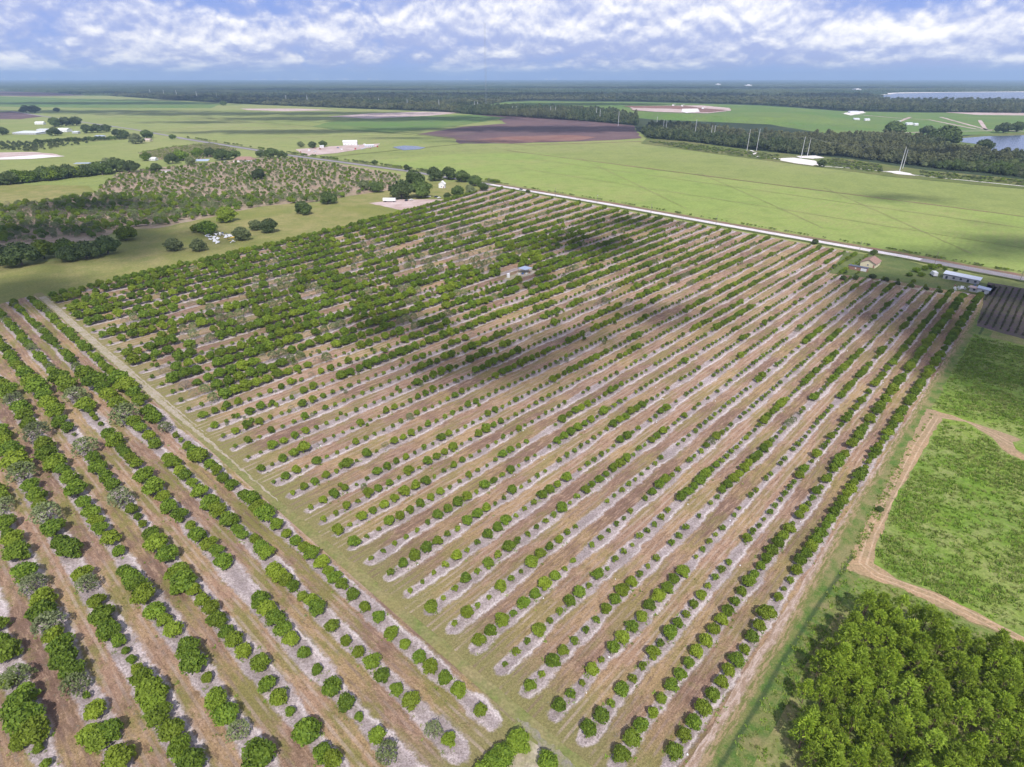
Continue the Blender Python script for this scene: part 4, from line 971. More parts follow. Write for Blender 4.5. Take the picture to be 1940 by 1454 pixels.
for u, v, r, k, lab in [
    (574, 406, 6.2, 'o', 'round dark oak standing alone in the meadow above the grove'),
    (621, 386, 6.0, 'o', 'dark oak at the meadow edge beside the scrubby grove'),
    (512, 440, 5.6, 'o', 'right-hand of the two dark oaks just above the grove edge'),
    (486, 436, 4.2, 'p', 'grey-green oak behind the right-hand dark oak above the grove edge'),
    (459, 455, 5.2, 'p', 'grey-green round tree in front of the junk pile'),
    (378, 476, 4.6, 'p', 'grey-green tree in the meadow left of the junk pile'),
    (330, 475, 4.6, 'p', 'leftmost lone grey-green tree in the meadow above the grove'),
    (432, 420, 6.4, 'g', 'tall bright green tree behind the junk pile'),
    (395, 444, 5.6, 'g', 'bushy bright green tree left of the junk pile'),
    (374, 440, 3.4, 'g', 'low green shrub left of the bushy green tree'),
    (240, 455, 5.6, 'g', 'green bushy tree at the right end of the left tree clump'),
    (205, 480, 6.4, 'o', 'dark tree in the clump on the left meadow edge, right of its middle'),
    (165, 490, 6.2, 'o', 'dark tree in the middle of the clump on the left meadow edge'),
    (128, 486, 6.4, 'g', 'lighter green tree in the clump on the left meadow edge'),
    (132, 494, 5.2, 'o', 'low dark tree at the foot of the left meadow clump'),
    (84, 488, 6.5, 'g', 'green tree left of the middle of the left meadow clump'),
    (42, 503, 8.0, 'o', 'biggest dark tree at the left edge of the photo by the meadow'),
    (8, 500, 6.5, 'o', 'dark tree cut by the left photo edge beside the big dark tree'),
    (492, 340, 6.5, 'o', 'round dark oak rising out of the scrubby grove'),
    (712, 364, 6.0, 'o', 'dark oak at the lower left of the homestead oak clump'),
    (690, 360, 5.4, 'p', 'pale oak left of the homestead oak clump'),
    (762, 376, 9.5, 'o', 'broad dark oak behind the white semitrailer'),
    (800, 374, 9.0, 'o', 'broad dark oak right of the semitrailer, above the parked cars'),
    (785, 352, 9.0, 'o', 'tall dark oak in the middle of the homestead clump'),
    (822, 342, 8.0, 'o', 'dark oak left of the white gabled house'),
    (850, 340, 7.5, 'o', 'dark oak behind the white gabled house'),
    (875, 345, 7.0, 'o', 'dark oak right of the white gabled house'),
    (900, 352, 6.0, 'o', 'dark oak at the road end of the homestead clump'),
    (868, 372, 5.6, 'o', 'dark oak right of the parked cars by the grove top'),
    (848, 376, 3.0, 'o', 'small dark bush right of the parked cars'),
    (890, 366, 4.5, 'p', 'pale tree near the road end of the grove'),
    (915, 362, 4.5, 'o', 'dark narrow tree beside the road at the grove corner'),
    (770, 323, 4.6, 'o', 'palm-like dark tree beside the asphalt road'),
    (710, 312, 4.0, 'o', 'small dark tree beside the ditch north of the road'),
    (570, 279, 6.0, 'p', 'grey-green tree left of the white barn'),
    (592, 281, 7.0, 'o', 'dark tree in the yard left of the white barn'),
    (612, 279, 7.0, 'o', 'second dark tree in the yard left of the white barn'),
    (516, 300, 11, 'o', 'broad dark oak by the road bend'),
    (495, 298, 7.0, 'o', 'dark oak left of the broad oak by the road bend'),
    (535, 300, 7.0, 'o', 'dark oak right of the broad oak by the road bend'),
    (420, 303, 12, 'o', 'broad dark oak right of the blue-roofed shed'),
    (400, 298, 9, 'o', 'dark oak behind the blue-roofed shed'),
    (445, 300, 8, 'o', 'dark oak between broad oak and brown-roofed house'),
    (376, 296, 8, 'g', 'green tree above the blue-roofed shed'),
    (342, 304, 11, 'g', 'tall green tree left of the blue-roofed shed'),
    (328, 310, 9, 'o', 'dark tree left of the tall green tree'),
    (362, 312, 7, 'p', 'pale tree in front of the blue-roofed shed'),
    (278, 304, 7, 'g', 'green tree behind the small white cottage'),
    (296, 326, 7, 'o', 'dark round tree left of the small white trailer'),
    (222, 325, 13, 'o', 'broad grey-green oak left of the cottage'),
    (250, 326, 9, 'o', 'dark oak right of the broad grey-green oak'),
    (205, 318, 8, 'p', 'pale oak at the left of the broad oak'),
    (258, 272, 13, 'p', 'pale feathery tree above the young grove'),
    (278, 262, 12, 'o', 'round dark oak behind the pale feathery tree'),
    (235, 262, 12, 'o', 'dark oak left of the round dark oak by the road'),
    (222, 258, 9, 'o', 'small dark oak left of the oaks by the road'),
    (105, 240, 16, 'o', 'left tree of the dark row behind the white farmhouse'),
    (125, 239, 16, 'o', 'middle tree of the dark row behind the white farmhouse'),
    (145, 238, 16, 'o', 'right tree of the dark row behind the white farmhouse'),
    (165, 252, 13, 'o', 'left tree of the dark clump right of the greenhouse'),
    (185, 251, 13, 'o', 'middle tree of the dark clump right of the greenhouse'),
    (202, 250, 12, 'o', 'right tree of the dark clump right of the greenhouse'),
    (105, 257, 12, 'o', 'dark tree between the greenhouse and the white sheds'),
    (5, 256, 12, 'o', 'dark tree at the left photo edge beside the greenhouse'),
    (50, 214, 18, 'o', 'left tree of the small far clump by the lane'),
    (66, 214, 18, 'o', 'right tree of the small far clump by the lane'),
    (108, 212, 10, 'o', 'tiny lone dark tree in the far pasture'),
    (327, 264, 6, 'o', 'dark narrow tree beside the road in the pasture'),
    (423, 200, 14, 'o', 'tiny lone tree before the far forest edge'),
    (1556, 316, 6.0, 'o', 'lone bush at the right end of the white sand pad'),
    (1655, 483, 2.6, 'o', 'dark conical tree behind the cream house'),
    (1543, 462, 2.6, 'o', 'small round tree at the road end of a grove row'),
    (1000, 366, 2.6, 'o', 'small dark tree beside the gravel road'),
    (1788, 273, 24, 'o', 'big dark oak standing left of the pond'),
    (1770, 276, 14, 'o', 'smaller dark oak left of the big oak by the pond'),
    (1862, 284, 13, 'o', 'dark tree on the near shore of the pond'),
    (1755, 256, 14, 'o', 'lone dark tree on the landfill meadow edge'),
    (1690, 258, 22, 'o', 'dark tree rising behind the middle of the tree belt'),
    (1900, 252, 16, 'o', 'dark tree on the far shore of the pond'),
    (1925, 250, 16, 'o', 'rightmost dark tree on the far shore of the pond'),
    (1665, 965 + 400, 0.01, 'o', ''),
]:
    if lab: broad(u, v, r * (1.0 if v > 330 else .82), lab, k, hf=1.0 if r < 10 else .85)
broad(1665, 968, 1.1, 'small dark shrub standing alone beside the ditch', 'o', name='shrub', cat='shrub')
for i, (u, v, r) in enumerate([(1752, 512, 2.2), (1765, 510, 2.6), (1735, 516, 2.3), (1778, 508, 2.0), (1722, 524, 1.9), (1745, 524, 2.0), (1790, 512, 1.6), (1730, 535, 1.4), (1840 - 30, 515, 1.4)]):
    broad(u, v, r, ['shrub at the road side of the hedge behind the white truck', 'tall middle shrub of the hedge behind the white truck', 'shrub left of middle in the hedge behind the white truck', 'shrub where the hedge behind the truck meets the road', 'leftmost shrub of the hedge left of the white truck', 'low front shrub of the hedge left of the white truck', 'small shrub between truck hedge and trailer home', 'low shrub below the left end of the truck hedge', 'low shrub behind the white-roofed trailer home'][i], 'g', name='shrub', cat='shrub', group='hedge behind the white truck')
for i, (u, v, r) in enumerate([(1596, 530, 1.9), (1621, 530, 2.0), (1652, 528, 2.1), (1678, 533, 1.8), (1700, 540, 1.6), (1726, 545, 1.6), (1754, 550, 1.5), (1780, 555, 1.5), (1580, 508, 1.8), (1598, 518, 1.9), (1550, 470, 1.5)]):
    broad(u, v, r, 'round yard tree along the driveway, %s in line from the %s' % (ords(i + 1), 'brown shed') if i < 8 else ['yard tree left of the brown shed, lower one', 'yard tree left of the brown shed, beside it', 'small round shrub at the road end of a far row'][i - 8], 'o', name='yard_tree', cat='tree', group='small trees around the cream house')
# the hedge line on the far left and its shrubs
R = random.Random(31); nn_ = 0
for i in range(20):
    t = i / 19; u = 0 + t * 205; v = 352 - t * 24 + R.uniform(-2, 2)
    broad(u, v, R.uniform(6, 8.5), 'hedgerow tree above the yellow meadow, %s from the left' % ords(i + 1), R.choice('oog'), group='hedgerow on the far left', name='hedge_tree')
for i in range(26):
    t = i / 25; u = 72 + t * 165; v = 272 - t * 8 + R.uniform(-.7, .7)
    broad(u, v, R.uniform(3, 4.5), 'small tree of the planted line below the sheds, %s from the left' % ords(i + 1), 'o', group='planted line below the sheds', name='hedge_tree')

# ---- tree belt below the landfill and along its left side: things one can tell apart
BELT = [(1215, 250), (1235, 240), (1300, 243), (1370, 250), (1440, 258), (1500, 262), (1560, 262), (1640, 262), (1700, 262), (1760, 272), (1800, 285), (1860, 296), (2060, 310), (2060, 352), (1940, 336), (1800, 322), (1700, 310), (1600, 297), (1500, 292), (1450, 286), (1380, 278), (1300, 268), (1225, 262)]
belt = []
R = random.Random(55)
bx = [at(*a) for a in BELT]; x0, x1 = min(a[0] for a in bx), max(a[0] for a in bx); y0, y1 = min(a[1] for a in bx), max(a[1] for a in bx)
y = y0
while y < y1:
    x = x0
    while x < x1:
        xx, yy = x + R.uniform(-2.6, 2.6), y + R.uniform(-2.6, 2.6); x += 7.4
        if inpoly(xx, yy, bx):
            u, v = pix(xx, yy)
            if u < 1990 and not (1376 < u < 1455 and 250 < v < 275 and R.random() < .7): belt.append((xx, yy, u, v))
    y += 7.4
FAR = [crown_mesh('forest_crown', M['leaf_far'], oak_lumps(300 + i, 9, 1.0), 260, .16, core=.8, seed=300 + i, zmin=.1, sub=0) for i in range(4)]
FARP = [crown_mesh('pine_forest_crown', M['leaf_far'], [(0, 0, 1.9, .55), (.2, .1, 1.4, .6), (-.2, .15, 1.1, .55), (0, -.2, .8, .5)], 200, .17, core=.75, seed=400 + i, zmin=.1, sub=0) for i in range(2)]
belt.sort(key=lambda b: -b[3])
print('belt', len(belt))
nb = 0
front = [b for b in belt][:230]
fs = set((b[0], b[1]) for b in front)
BELTC = OAK + OAK + OAKP + FAR[:2]
FT = trunk_mesh('forest_trunk', M['bark'], .5, .08, .5, 1.1, 70)
for xx, yy, u, v in front:
    s = R.uniform(4.2, 6.2)
    t = empty('belt_tree', (xx, yy, 0), R.uniform(0, 6.28), 'dark broadleaf tree in the belt between the power line and the landfill', 'tree', 'tree belt below the power line'); s *= R.choice((.8, 1.0, 1.0, 1.25)); t.scale = (s, s, s * R.uniform(.85, 1.25))
    link('crown', R.choice(BELTC), t); link('trunk', FT, t)
P = []; I = []; Ro = []; Sc = []
for xx, yy, u, v in belt[230:]:
    s = R.uniform(4.2, 6.2); P.append((xx, yy, 0)); I.append(R.randrange(6)); Ro.append(R.uniform(0, 6.28)); Sc.append((s, s, s * R.uniform(.85, 1.3)))
# narrow belt on the other side of the plowed field, up to the forest edge
LB = [(830, 211), (905, 208), (960, 208), (1060, 211), (1110, 213), (1160, 218), (1205, 226), (1208, 238), (1150, 233), (1000, 223), (900, 218)]
lb = [at(*a) for a in LB]
y = min(a[1] for a in lb)
while y < max(a[1] for a in lb):
    x = min(a[0] for a in lb)
    while x < max(a[0] for a in lb):
        xx, yy = x + R.uniform(-3, 3), y + R.uniform(-3, 3); x += 9
        if inpoly(xx, yy, lb):
            s = R.uniform(5, 7.5); P.append((xx, yy, 0)); I.append(R.randrange(6)); Ro.append(R.uniform(0, 6.28)); Sc.append((s, s, s * R.uniform(1.1, 1.5)))
    y += 9
# right belt between landfill meadow and the reservoir
# ---- forest beyond the fields
EDGE = [(-400, 166), (0, 171), (100, 175), (330, 190), (400, 194), (500, 199), (650, 205), (830, 211), (905, 206), (960, 192.5), (1010, 190), (1200, 192.5), (1440, 199), (1560, 207), (1600, 210), (1700, 212), (1940, 215), (2400, 216), (2400, 148.2), (-400, 148.2)]
HOLES = [[(1325, 179.6), (1540, 183.5), (1540, 187), (1400, 185), (1325, 182.5)], [(1645, 186), (1664, 177), (1700, 175), (1940, 173), (2400, 172.6), (2400, 194), (1940, 194), (1680, 193)], [(1345, 196.5), (1420, 198), (1420, 201), (1345, 200)]]
def in_forest(x, y):
    if y < 300: return False
    u, v = pix(x, y)
    if not (-60 < u < 2000) or not inpoly(u, v, EDGE): return False
    return not any(inpoly(u, v, h) for h in HOLES)
ya = 900
rs = np.random.default_rng(5)
def band(D0, D1, step, smin, smax):
    n = 0; y = D0
    while y < D1:
        hw = y * 0.90
        for x in np.arange(-hw, hw, step):
            xx, yy = x + rs.uniform(-.4, .4) * step, y + rs.uniform(-.4, .4) * step
            if in_forest(xx, yy):
                s = rs.uniform(smin, smax); P.append((xx, yy, 0)); I.append(int(rs.integers(6))); Ro.append(rs.uniform(0, 6.28)); Sc.append((s, s, min(s, 7) * rs.uniform(.9, 1.5))); n += 1
        y += step
    print('band', D0, n)
band(900, 2600, 13, 6, 9.5)
band(2600, 4600, 24, 10, 17)
forest = gn_scatter('far_forest', P, FAR + FARP, I, Ro, Sc); tag(forest, 'dark green forest spreading from the fields to the horizon', 'forest')
# canopy patches for the forest still further off
def canopy_mesh(seed, n=22, size=160.0):
    q = np.random.default_rng(seed); mb = MB(); g = q.uniform(3, 11, (n + 1, n + 1)); s = size / n
    jx = q.uniform(-.35, .35, (n + 1, n + 1)) * s; jy = q.uniform(-.35, .35, (n + 1, n + 1)) * s
    V = [((i - n / 2) * s + jx[i, j], (j - n / 2) * s + jy[i, j], g[i, j] if 0 < i < n and 0 < j < n else 0.0) for i in range(n + 1) for j in range(n + 1)]
    F = [(i * (n + 1) + j, (i + 1) * (n + 1) + j, (i + 1) * (n + 1) + j + 1, i * (n + 1) + j + 1) for i in range(n) for j in range(n)]
    me = bpy.data.meshes.new('canopy_patch'); me.from_pydata(V, [], F); me.materials.append(M['canopy']); me.update(); return me
M['canopy'] = ground('forest_canopy', (0.03, 0.055, 0.022), (0.085, 0.10, 0.042), (0.045, 0.066, 0.026), 0.0007, 0.003, 0.1, bd=0)
CAN = [canopy_mesh(i) for i in range(3)]
P = []; I = []; Ro = []; Sc = []
for D0, D1, step in ((4500, 9000, 140), (9000, 17000, 300), (17000, 29000, 700)):
    y = D0
    while y < D1:
        hw = y * .92
        for x in np.arange(-hw, hw, step):
            xx, yy = x + rs.uniform(-.3, .3) * step, y + rs.uniform(-.3, .3) * step
            if rs.random() < 0.86 and in_forest(xx, yy):
                s = step / 140 * rs.uniform(.8, 1.15); P.append((xx, yy, -0.5)); I.append(int(rs.integers(3))); Ro.append(rs.uniform(0, 6.28)); Sc.append((s, s, rs.uniform(.8, 1.5)))
        y += step
o = gn_scatter('horizon_forest', P, CAN, I, Ro, Sc); tag(o, 'blue-green forest canopy fading out to the horizon', 'forest')
print('canopy', len(P))

# ------------------------------------------------------------------ undergrowth
def tuft_mesh(name, m, seed, n=14, h=.5, w=.10, spread=.35):
    q = np.random.default_rng(seed); mb = MB()
    for i in range(n):
        a = q.uniform(0, 6.28); b = q.normal(size=2) * spread; d = np.array([math.cos(a), math.sin(a)]) * q.uniform(.1, .5); hh = h * q.uniform(.5, 1.1); s = np.array([-math.sin(a), math.cos(a)]) * w * q.uniform(.6, 1.4)
        mb.poly([(b[0] - s[0], b[1] - s[1], 0), (b[0] + s[0], b[1] + s[1], 0), (b[0] + d[0] + s[0] * .6, b[1] + d[1] + s[1] * .6, hh), (b[0] + d[0] - s[0] * .6, b[1] + d[1] - s[1] * .6, hh * .95)])
    return mb.mesh(name, m)
TUFT = [tuft_mesh('weed_tuft', M['leaf_weed'], i, h=.55, w=.13) for i in range(4)]
DRYT = [tuft_mesh('dry_tuft', M['leaf_dry'], 20 + i, n=10, h=.3, w=.09) for i in range(2)]
def fill(name, polys, count, meshes, smin, smax, label, cat, gate=None, z=0.02):
    P = []; I = []; Ro = []; Sc = []
    r = np.random.default_rng(len(name))
    for poly in polys:
        w = [at(*a) for a in poly]; xa, xb = min(a[0] for a in w), max(a[0] for a in w); yaa, yb = min(a[1] for a in w), max(a[1] for a in w)
        A = (xb - xa) * (yb - yaa); n = int(A * count)
        X = r.uniform(xa, xb, n); Y = r.uniform(yaa, yb, n)
        for x, y in zip(X, Y):
            if inpoly(x, y, w):
                u, v = pix(x, y)
                if not (-30 < u < 1980 and v < 1480): continue
                if gate and r.random() > gate(x, y): continue
                s = r.uniform(smin, smax); P.append((x, y, z)); I.append(int(r.integers(len(meshes)))); Ro.append(r.uniform(0, 6.28)); Sc.append((s, s, s * r.uniform(.6, 1.3)))
    o = gn_scatter(name, P, meshes, I, Ro, Sc); tag(o, label, cat); print(name, len(P))
def patchy(x, y):
    a = math.sin(x * .13 + 1.3 * math.sin(y * .07)) + math.sin(y * .17 + 1.7 * math.sin(x * .05 + 2)) + math.sin((x + y) * .31) * .5
    return .95 if a > -.2 else .35
fill('weed_growth', [[(1788, 798), (1830, 802), (1880, 835), (1905, 862), (1980, 890), (1980, 1218), (1850, 1158), (1760, 1114), (1700, 1094), (1660, 1062), (1670, 1020), (1705, 940), (1745, 870)], [(1846, 636), (1980, 668), (1980, 842), (1885, 811), (1770, 772), (1803, 710)]], 1.6, TUFT, .55, 1.15, 'rank green weeds covering the two fields at the right', 'weeds', patchy)
fill('ditch_growth', [[(1600, 1092), (1560, 1200), (1500, 1330), (1450, 1480), (1345, 1480), (1400, 1400), (1500, 1230), (1590, 1085), (1640, 985), (1700, 870), (1770, 780), (1838, 650), (1850, 640), (1775, 772), (1722, 862), (1665, 987)], [(1530, 1210), (1600, 1095), (1700, 1112), (1850, 1190), (1980, 1240), (1980, 1480), (1400, 1480)]], 1.1, TUFT, .35, .8, 'tall grass along the ditch and around the pine stand', 'grass', patchy)
# small weeds and litter on the sandy strips under the trees near the camera
P = []; I = []; Ro = []; Sc = []; r = np.random.default_rng(9)
for t in SOLO + REST[:900]:
    for j in range(6):
        a = r.uniform(0, 6.28); d = t['r'] * r.uniform(.7, 1.7); x, y = t['x'] + d * math.cos(a), t['y'] + d * math.sin(a)
        s = r.uniform(.25, .7); P.append((x, y, .02)); I.append(int(r.choice([0, 1, 2, 3, 4, 5], p=[.1, .1, .1, .1, .3, .3]))); Ro.append(r.uniform(0, 6.28)); Sc.append((s, s, s * .8))
o = gn_scatter('row_weeds', P, TUFT + DRYT, I, Ro, Sc); tag(o, 'weeds and dry litter on the sand under the citrus trees', 'weeds')
P = []; I = []; Ro = []; Sc = []
gm = MB(); gm.box(-.16, .16, -.10, .10, 0, .12); gm.box(-.10, .10, -.16, .16, .12, .24); GUARD = gm.mesh('row_litter_piece', M['white'])
for _ in range(150):
    k = int(r.integers(0, 24)); p = r.uniform(64, 300); x, y = pq(p, rowq(k, p) + r.normal() * 1.1 - .8); s = r.uniform(.5, 1.3); P.append((x, y, .02)); I.append(0); Ro.append(r.uniform(0, 6.28)); Sc.append((s, s, s))
o = gn_scatter('row_litter', P, [GUARD], I, Ro, Sc); tag(o, 'scattered white scraps lying on the sand along the rows', 'litter')
# berry bushes in the dark beds
BB = [crown_mesh('berry_bush', M['leaf_berry'], citrus_lumps(1.0, 80 + i)[:8], 110, .22, core=.4, seed=80 + i) for i in range(3)]
w = [at(*a) for a in [(1874, 540), (2100, 578), (2100, 685), (1940, 638), (1853, 615)]]
pa = [to_pq(*a) for a in w]; P = []; I = []; Ro = []; Sc = []
q = min(a[1] for a in pa)
while q < max(a[1] for a in pa):
    p = min(a[0] for a in pa)
    while p < max(a[0] for a in pa):
        x, y = pq(p + r.uniform(-.3, .3), q + r.uniform(-.15, .15)); p += 1.15
        if inpoly(x, y, w) and r.random() < .9:
            s = r.uniform(.35, .7); P.append((x, y, 0.02)); I.append(int(r.integers(3))); Ro.append(r.uniform(0, 6.28)); Sc.append((s, s, s))
    q += 3.2
o = gn_scatter('berry_bushes', P, BB, I, Ro, Sc); tag(o, 'rows of low bushes on the dark beds at the right edge', 'bushes')
# roadside shrubs on the field side, power-line scrub, thin old trees in the pasture plots
P = []; I = []; Ro = []; Sc = []
for path, w_, n, sm in ((off(rd, 15.5), 2.6, 620, (.5, 1.05)), (off(rd2, 17), 4, 600, (1.2, 2.6))):
    for i in range(n):
        t = r.uniform(0, len(path) - 1.001); k = int(t); f = t - k; a, b = path[k], path[k + 1]
        if math.sin(t * 23) + .8 * math.sin(t * 61 + 1) < -.5: continue
        x = a[0] + (b[0] - a[0]) * f + E1[0] * r.normal() * w_ * .4; y = a[1] + (b[1] - a[1]) * f + E1[1] * r.normal() * w_ * .4
        s = r.uniform(*sm); P.append((x, y, 0)); I.append(int(r.integers(3))); Ro.append(r.uniform(0, 6.28)); Sc.append((s, s, s * .8))
o = gn_scatter('roadside_shrubs', P, [CROWNS['w'][0], CROWNS['w'][1], CROWNS['s'][0]], I, Ro, Sc); tag(o, 'thin line of shrubs along the field side of the road', 'shrubs')
P = []; I = []; Ro = []; Sc = []
w = [at(*a) for a in [(1225, 268), (1300, 272), (1420, 288), (1520, 298), (1600, 303), (1750, 325), (1940, 342), (2100, 360), (1940, 352), (1700, 331), (1560, 314), (1420, 298), (1300, 283)]]
for _ in range(30000):
    x = r.uniform(min(a[0] for a in w), max(a[0] for a in w)); y = r.uniform(min(a[1] for a in w), max(a[1] for a in w))
    u_, v_ = pix(x, y)
    if inpoly(x, y, w) and not (1474 < u_ < 1568 and v_ < 315) and not (1672 < u_ < 1742 and v_ < 335):
        s = r.uniform(.8, 2.0); P.append((x, y, 0)); I.append(int(r.integers(3))); Ro.append(r.uniform(0, 6.28)); Sc.append((s * 1.3, s * 1.3, s * .6))
    if len(P) > 1300: break
w = [at(*a) for a in [(1376, 255), (1450, 262), (1455, 272), (1380, 268)]]
for _ in range(500):
    x = r.uniform(min(a[0] for a in w), max(a[0] for a in w)); y = r.uniform(min(a[1] for a in w), max(a[1] for a in w))
    if inpoly(x, y, w): s = r.uniform(3, 6); P.append((x, y, 0)); I.append(3); Ro.append(r.uniform(0, 6.28)); Sc.append((s, s, s))
w = [at(*a) for a in [(262, 290), (330, 278), (400, 272), (450, 284), (370, 305), (300, 302)]]
pa = [to_pq(*a) for a in w]; q = min(a[1] for a in pa)
while q < max(a[1] for a in pa):
    p = min(a[0] for a in pa)
    while p < max(a[0] for a in pa):
        x, y = pq(p, q); p += 5
        if inpoly(x, y, w): s = r.uniform(.9, 1.6); P.append((x, y, 0)); I.append(1); Ro.append(0); Sc.append((s, s, s))
    q += 9
w = [at(*a) for a in [(-20, 276), (60, 272), (80, 286), (-20, 288)]]
for _ in range(160):
    x = r.uniform(min(a[0] for a in w), max(a[0] for a in w)); y = r.uniform(min(a[1] for a in w), max(a[1] for a in w)); s = r.uniform(2, 4); P.append((x, y, 0)); I.append(2); Ro.append(0); Sc.append((s, s, s))
o = gn_scatter('scrub_growth', P, [CROWNS['w'][1], CROWNS['s'][1], FAR[1], CROWNS['d'][0]], I, Ro, Sc); tag(o, 'low scrub under the power line and small trees on far plots', 'scrub')

# ------------------------------------------------------------------ buildings
ROT = TH
def gable(name, u, v, L, Wd, h, rh, wall, roof, label, rz=ROT, hip=False, windows=2, door=True, cat='house', overhang=.5, px_z=0.0):
    x, y = at(u, v); t = empty(name, (x, y, 0), rz, label, cat)
    mb = MB(); a, b = L / 2, Wd / 2
    mb.poly([(-a, -b, 0), (a, -b, 0), (a, -b, h), (-a, -b, h)]); mb.poly([(a, b, 0), (-a, b, 0), (-a, b, h), (a, b, h)])
    if hip:
        mb.poly([(a, -b, 0), (a, b, 0), (a, b, h), (a, -b, h)]); mb.poly([(-a, b, 0), (-a, -b, 0), (-a, -b, h), (-a, b, h)])
    else:
        mb.poly([(a, -b, 0), (a, b, 0), (a, b, h), (a, 0, h + rh), (a, -b, h)]); mb.poly([(-a, b, 0), (-a, -b, 0), (-a, -b, h), (-a, 0, h + rh), (-a, b, h)])
    mb.build('wall', wall, t)
    A, B = a + overhang, b + overhang; dz = rh * overhang / b; z0 = h - dz; zt = h + rh + .05; k = (b if hip else 0)
    mr = MB()
    for s in (1, -1):
        for th_ in (0, .16):
            mr.poly([(-A, s * B, z0 + th_), (A, s * B, z0 + th_), (A - k, 0, zt + th_), (-A + k, 0, zt + th_)][::s])
        mr.poly([(-A, s * B, z0), (A, s * B, z0), (A, s * B, z0 + .16), (-A, s * B, z0 + .16)])
        if hip: mr.poly([(s * A, -B, z0 + .16), (s * A, B, z0 + .16), (s * (A - k), 0, zt + .16)][::s])
        else:
            mr.poly([(s * A, -B, z0), (s * A, -B, z0 + .16), (s * A, 0, zt + .16), (s * A, 0, zt)]); mr.poly([(s * A, B, z0), (s * A, B, z0 + .16), (s * A, 0, zt + .16), (s * A, 0, zt)])
    mr.build('roof', roof, t)
    for i in range(windows):
        xw = -a + L * (i + .8) / (windows + .6)
        w = MB(); w.box(xw - .65, xw + .65, -b - .06, -b + .02, 1.0, 2.1); f = w.build('window', M['white'], t)
        w = MB(); w.box(xw - .52, xw + .52, -b - .09, -b - .065, 1.12, 1.98); w.build('pane', M['glass'], f)
    w = MB(); w.box(-a - .06, -a + .02, -.6, .6, 1.0, 2.1); f = w.build('window', M['white'], t)
    w = MB(); w.box(-a - .09, -a - .065, -.48, .48, 1.12, 1.98); w.build('pane', M['glass'], f)
    if door:
        w = MB(); w.box(-a - .05, -a + .02, -b + .7, -b + 1.6, 0, 2.1); w.build('door', M['redwood'], t)
    return t
def mono(name, u, v, L, Wd, h, slope, wall, roof, label, rz=ROT, cat='shed', posts=False, ridges=0, open_side=False):
    x, y = at(u, v); t = empty(name, (x, y, 0), rz, label, cat); a, b = L / 2, Wd / 2
    if posts:
        for sx in (-1, -.33, .33, 1):
            for sy in (-1, 1):
                p = MB(); p.tube((sx * (a - .2), sy * (b - .2), 0), (sx * (a - .2), sy * (b - .2), h), .09, .09, 6); p.build('post', M['wood'], t)
    else:
        m = MB(); m.box(-a, a, -b, b, 0, h - .02); m.build('wall', wall, t)
        for i in range(max(1, int(L / 4))):
            xw = -a + (i + .5) * L / max(1, int(L / 4)); w = MB(); w.box(xw - .5, xw + .5, -b - .08, -b + .02, .9, 1.8); w.build('window', M['glass'], t)
    if not posts:
        nw = max(1, int(Wd / 3.6))
        for i in range(nw):
            yw = -b + (i + .5) * Wd / nw; w = MB(); w.box(-a - .08, -a + .02, yw - .6, yw + .6, .3 if i % 3 == 1 else .9, 2.0); w.build('door' if i % 3 == 1 else 'window', M['glass'], t)
    A, B = a + .5, b + .5; r_ = MB()
    r_.poly([(-A, -B, h), (A, -B, h), (A, B, h + slope), (-A, B, h + slope)]); r_.poly([(-A, -B, h + .15), (A, -B, h + .15), (A, B, h + slope + .15), (-A, B, h + slope + .15)])
    r_.poly([(-A, -B, h), (A, -B, h), (A, -B, h + .15), (-A, -B, h + .15)]); r_.poly([(A, -B, h), (A, B, h + slope), (A, B, h + slope + .15), (A, -B, h + .15)])
    r_.poly([(-A, -B, h), (-A, B, h + slope), (-A, B, h + slope + .15), (-A, -B, h + .15)]); r_.poly([(-A, B, h + slope), (A, B, h + slope), (A, B, h + slope + .15), (-A, B, h + slope + .15)])
    for i in range(ridges):
        xx = -A + 2 * A * (i + .5) / ridges; r_.poly([(xx - .05, -B, h + .2), (xx + .05, -B, h + .2), (xx + .05, B, h + slope + .2), (xx - .05, B, h + slope + .2)])
    r_.build('roof', roof, t); return t
RR = ROT
gable('farmhouse', 1648, 503, 12.5, 9.5, 2.8, 2.4, M['cream'], M['brownroof'], 'cream house with brown gable roof on the lawn beside the road', rz=RR + math.radians(0))
def container():
    x, y = at(1625, 512); t = empty('long_shed', (x, y, 0), RR + math.pi / 2, 'long low brown shed with white doors beside the cream house', 'shed')
    m = MB(); m.box(-5.8, 5.8, -1.6, 1.6, 0, 2.4); m.build('wall', M['redwood'], t)
    m = MB(); m.box(-6.0, 6.0, -1.8, 1.8, 2.4, 2.62); m.build('roof', M['darkroof'], t)
    for s, ww in ((1.2, .4), (-2.9, .9), (-4.6, .9)):
        for side in (1, -1):
            m = MB(); m.box(s - ww, s + ww, side * 1.6 - .05, side * 1.6 + .05, .2 if ww > .5 else 1.0, 2.1 if ww > .5 else 1.7); m.build('door' if ww > .5 else 'window', M['white'], t)
    for i in range(9):
        m = MB(); xx = -5.2 + i * 1.3; m.box(xx - .03, xx + .03, -1.66, -1.6, 0, 2.4); m.build('batten', M['redwood'], t)
container()
mono('trailer_home', 1821, 531, 8.0, 19.0, 2.6, .7, M['greywall'], M['whiteroof'], 'long trailer home with white metal roof beside the road', rz=RR, cat='trailer home', ridges=0)
mono('metal_shed', 1862, 555, 5.2, 5.6, 2.5, .6, M['steel'], M['blueroof'], 'pale blue metal shed at the corner by the dark beds')
mono('lean_to', 1845, 552, 4.2, 4.6, 2.1, .4, M['greywall'], M['pinksoil'], 'low grey lean-to left of the pale blue shed')
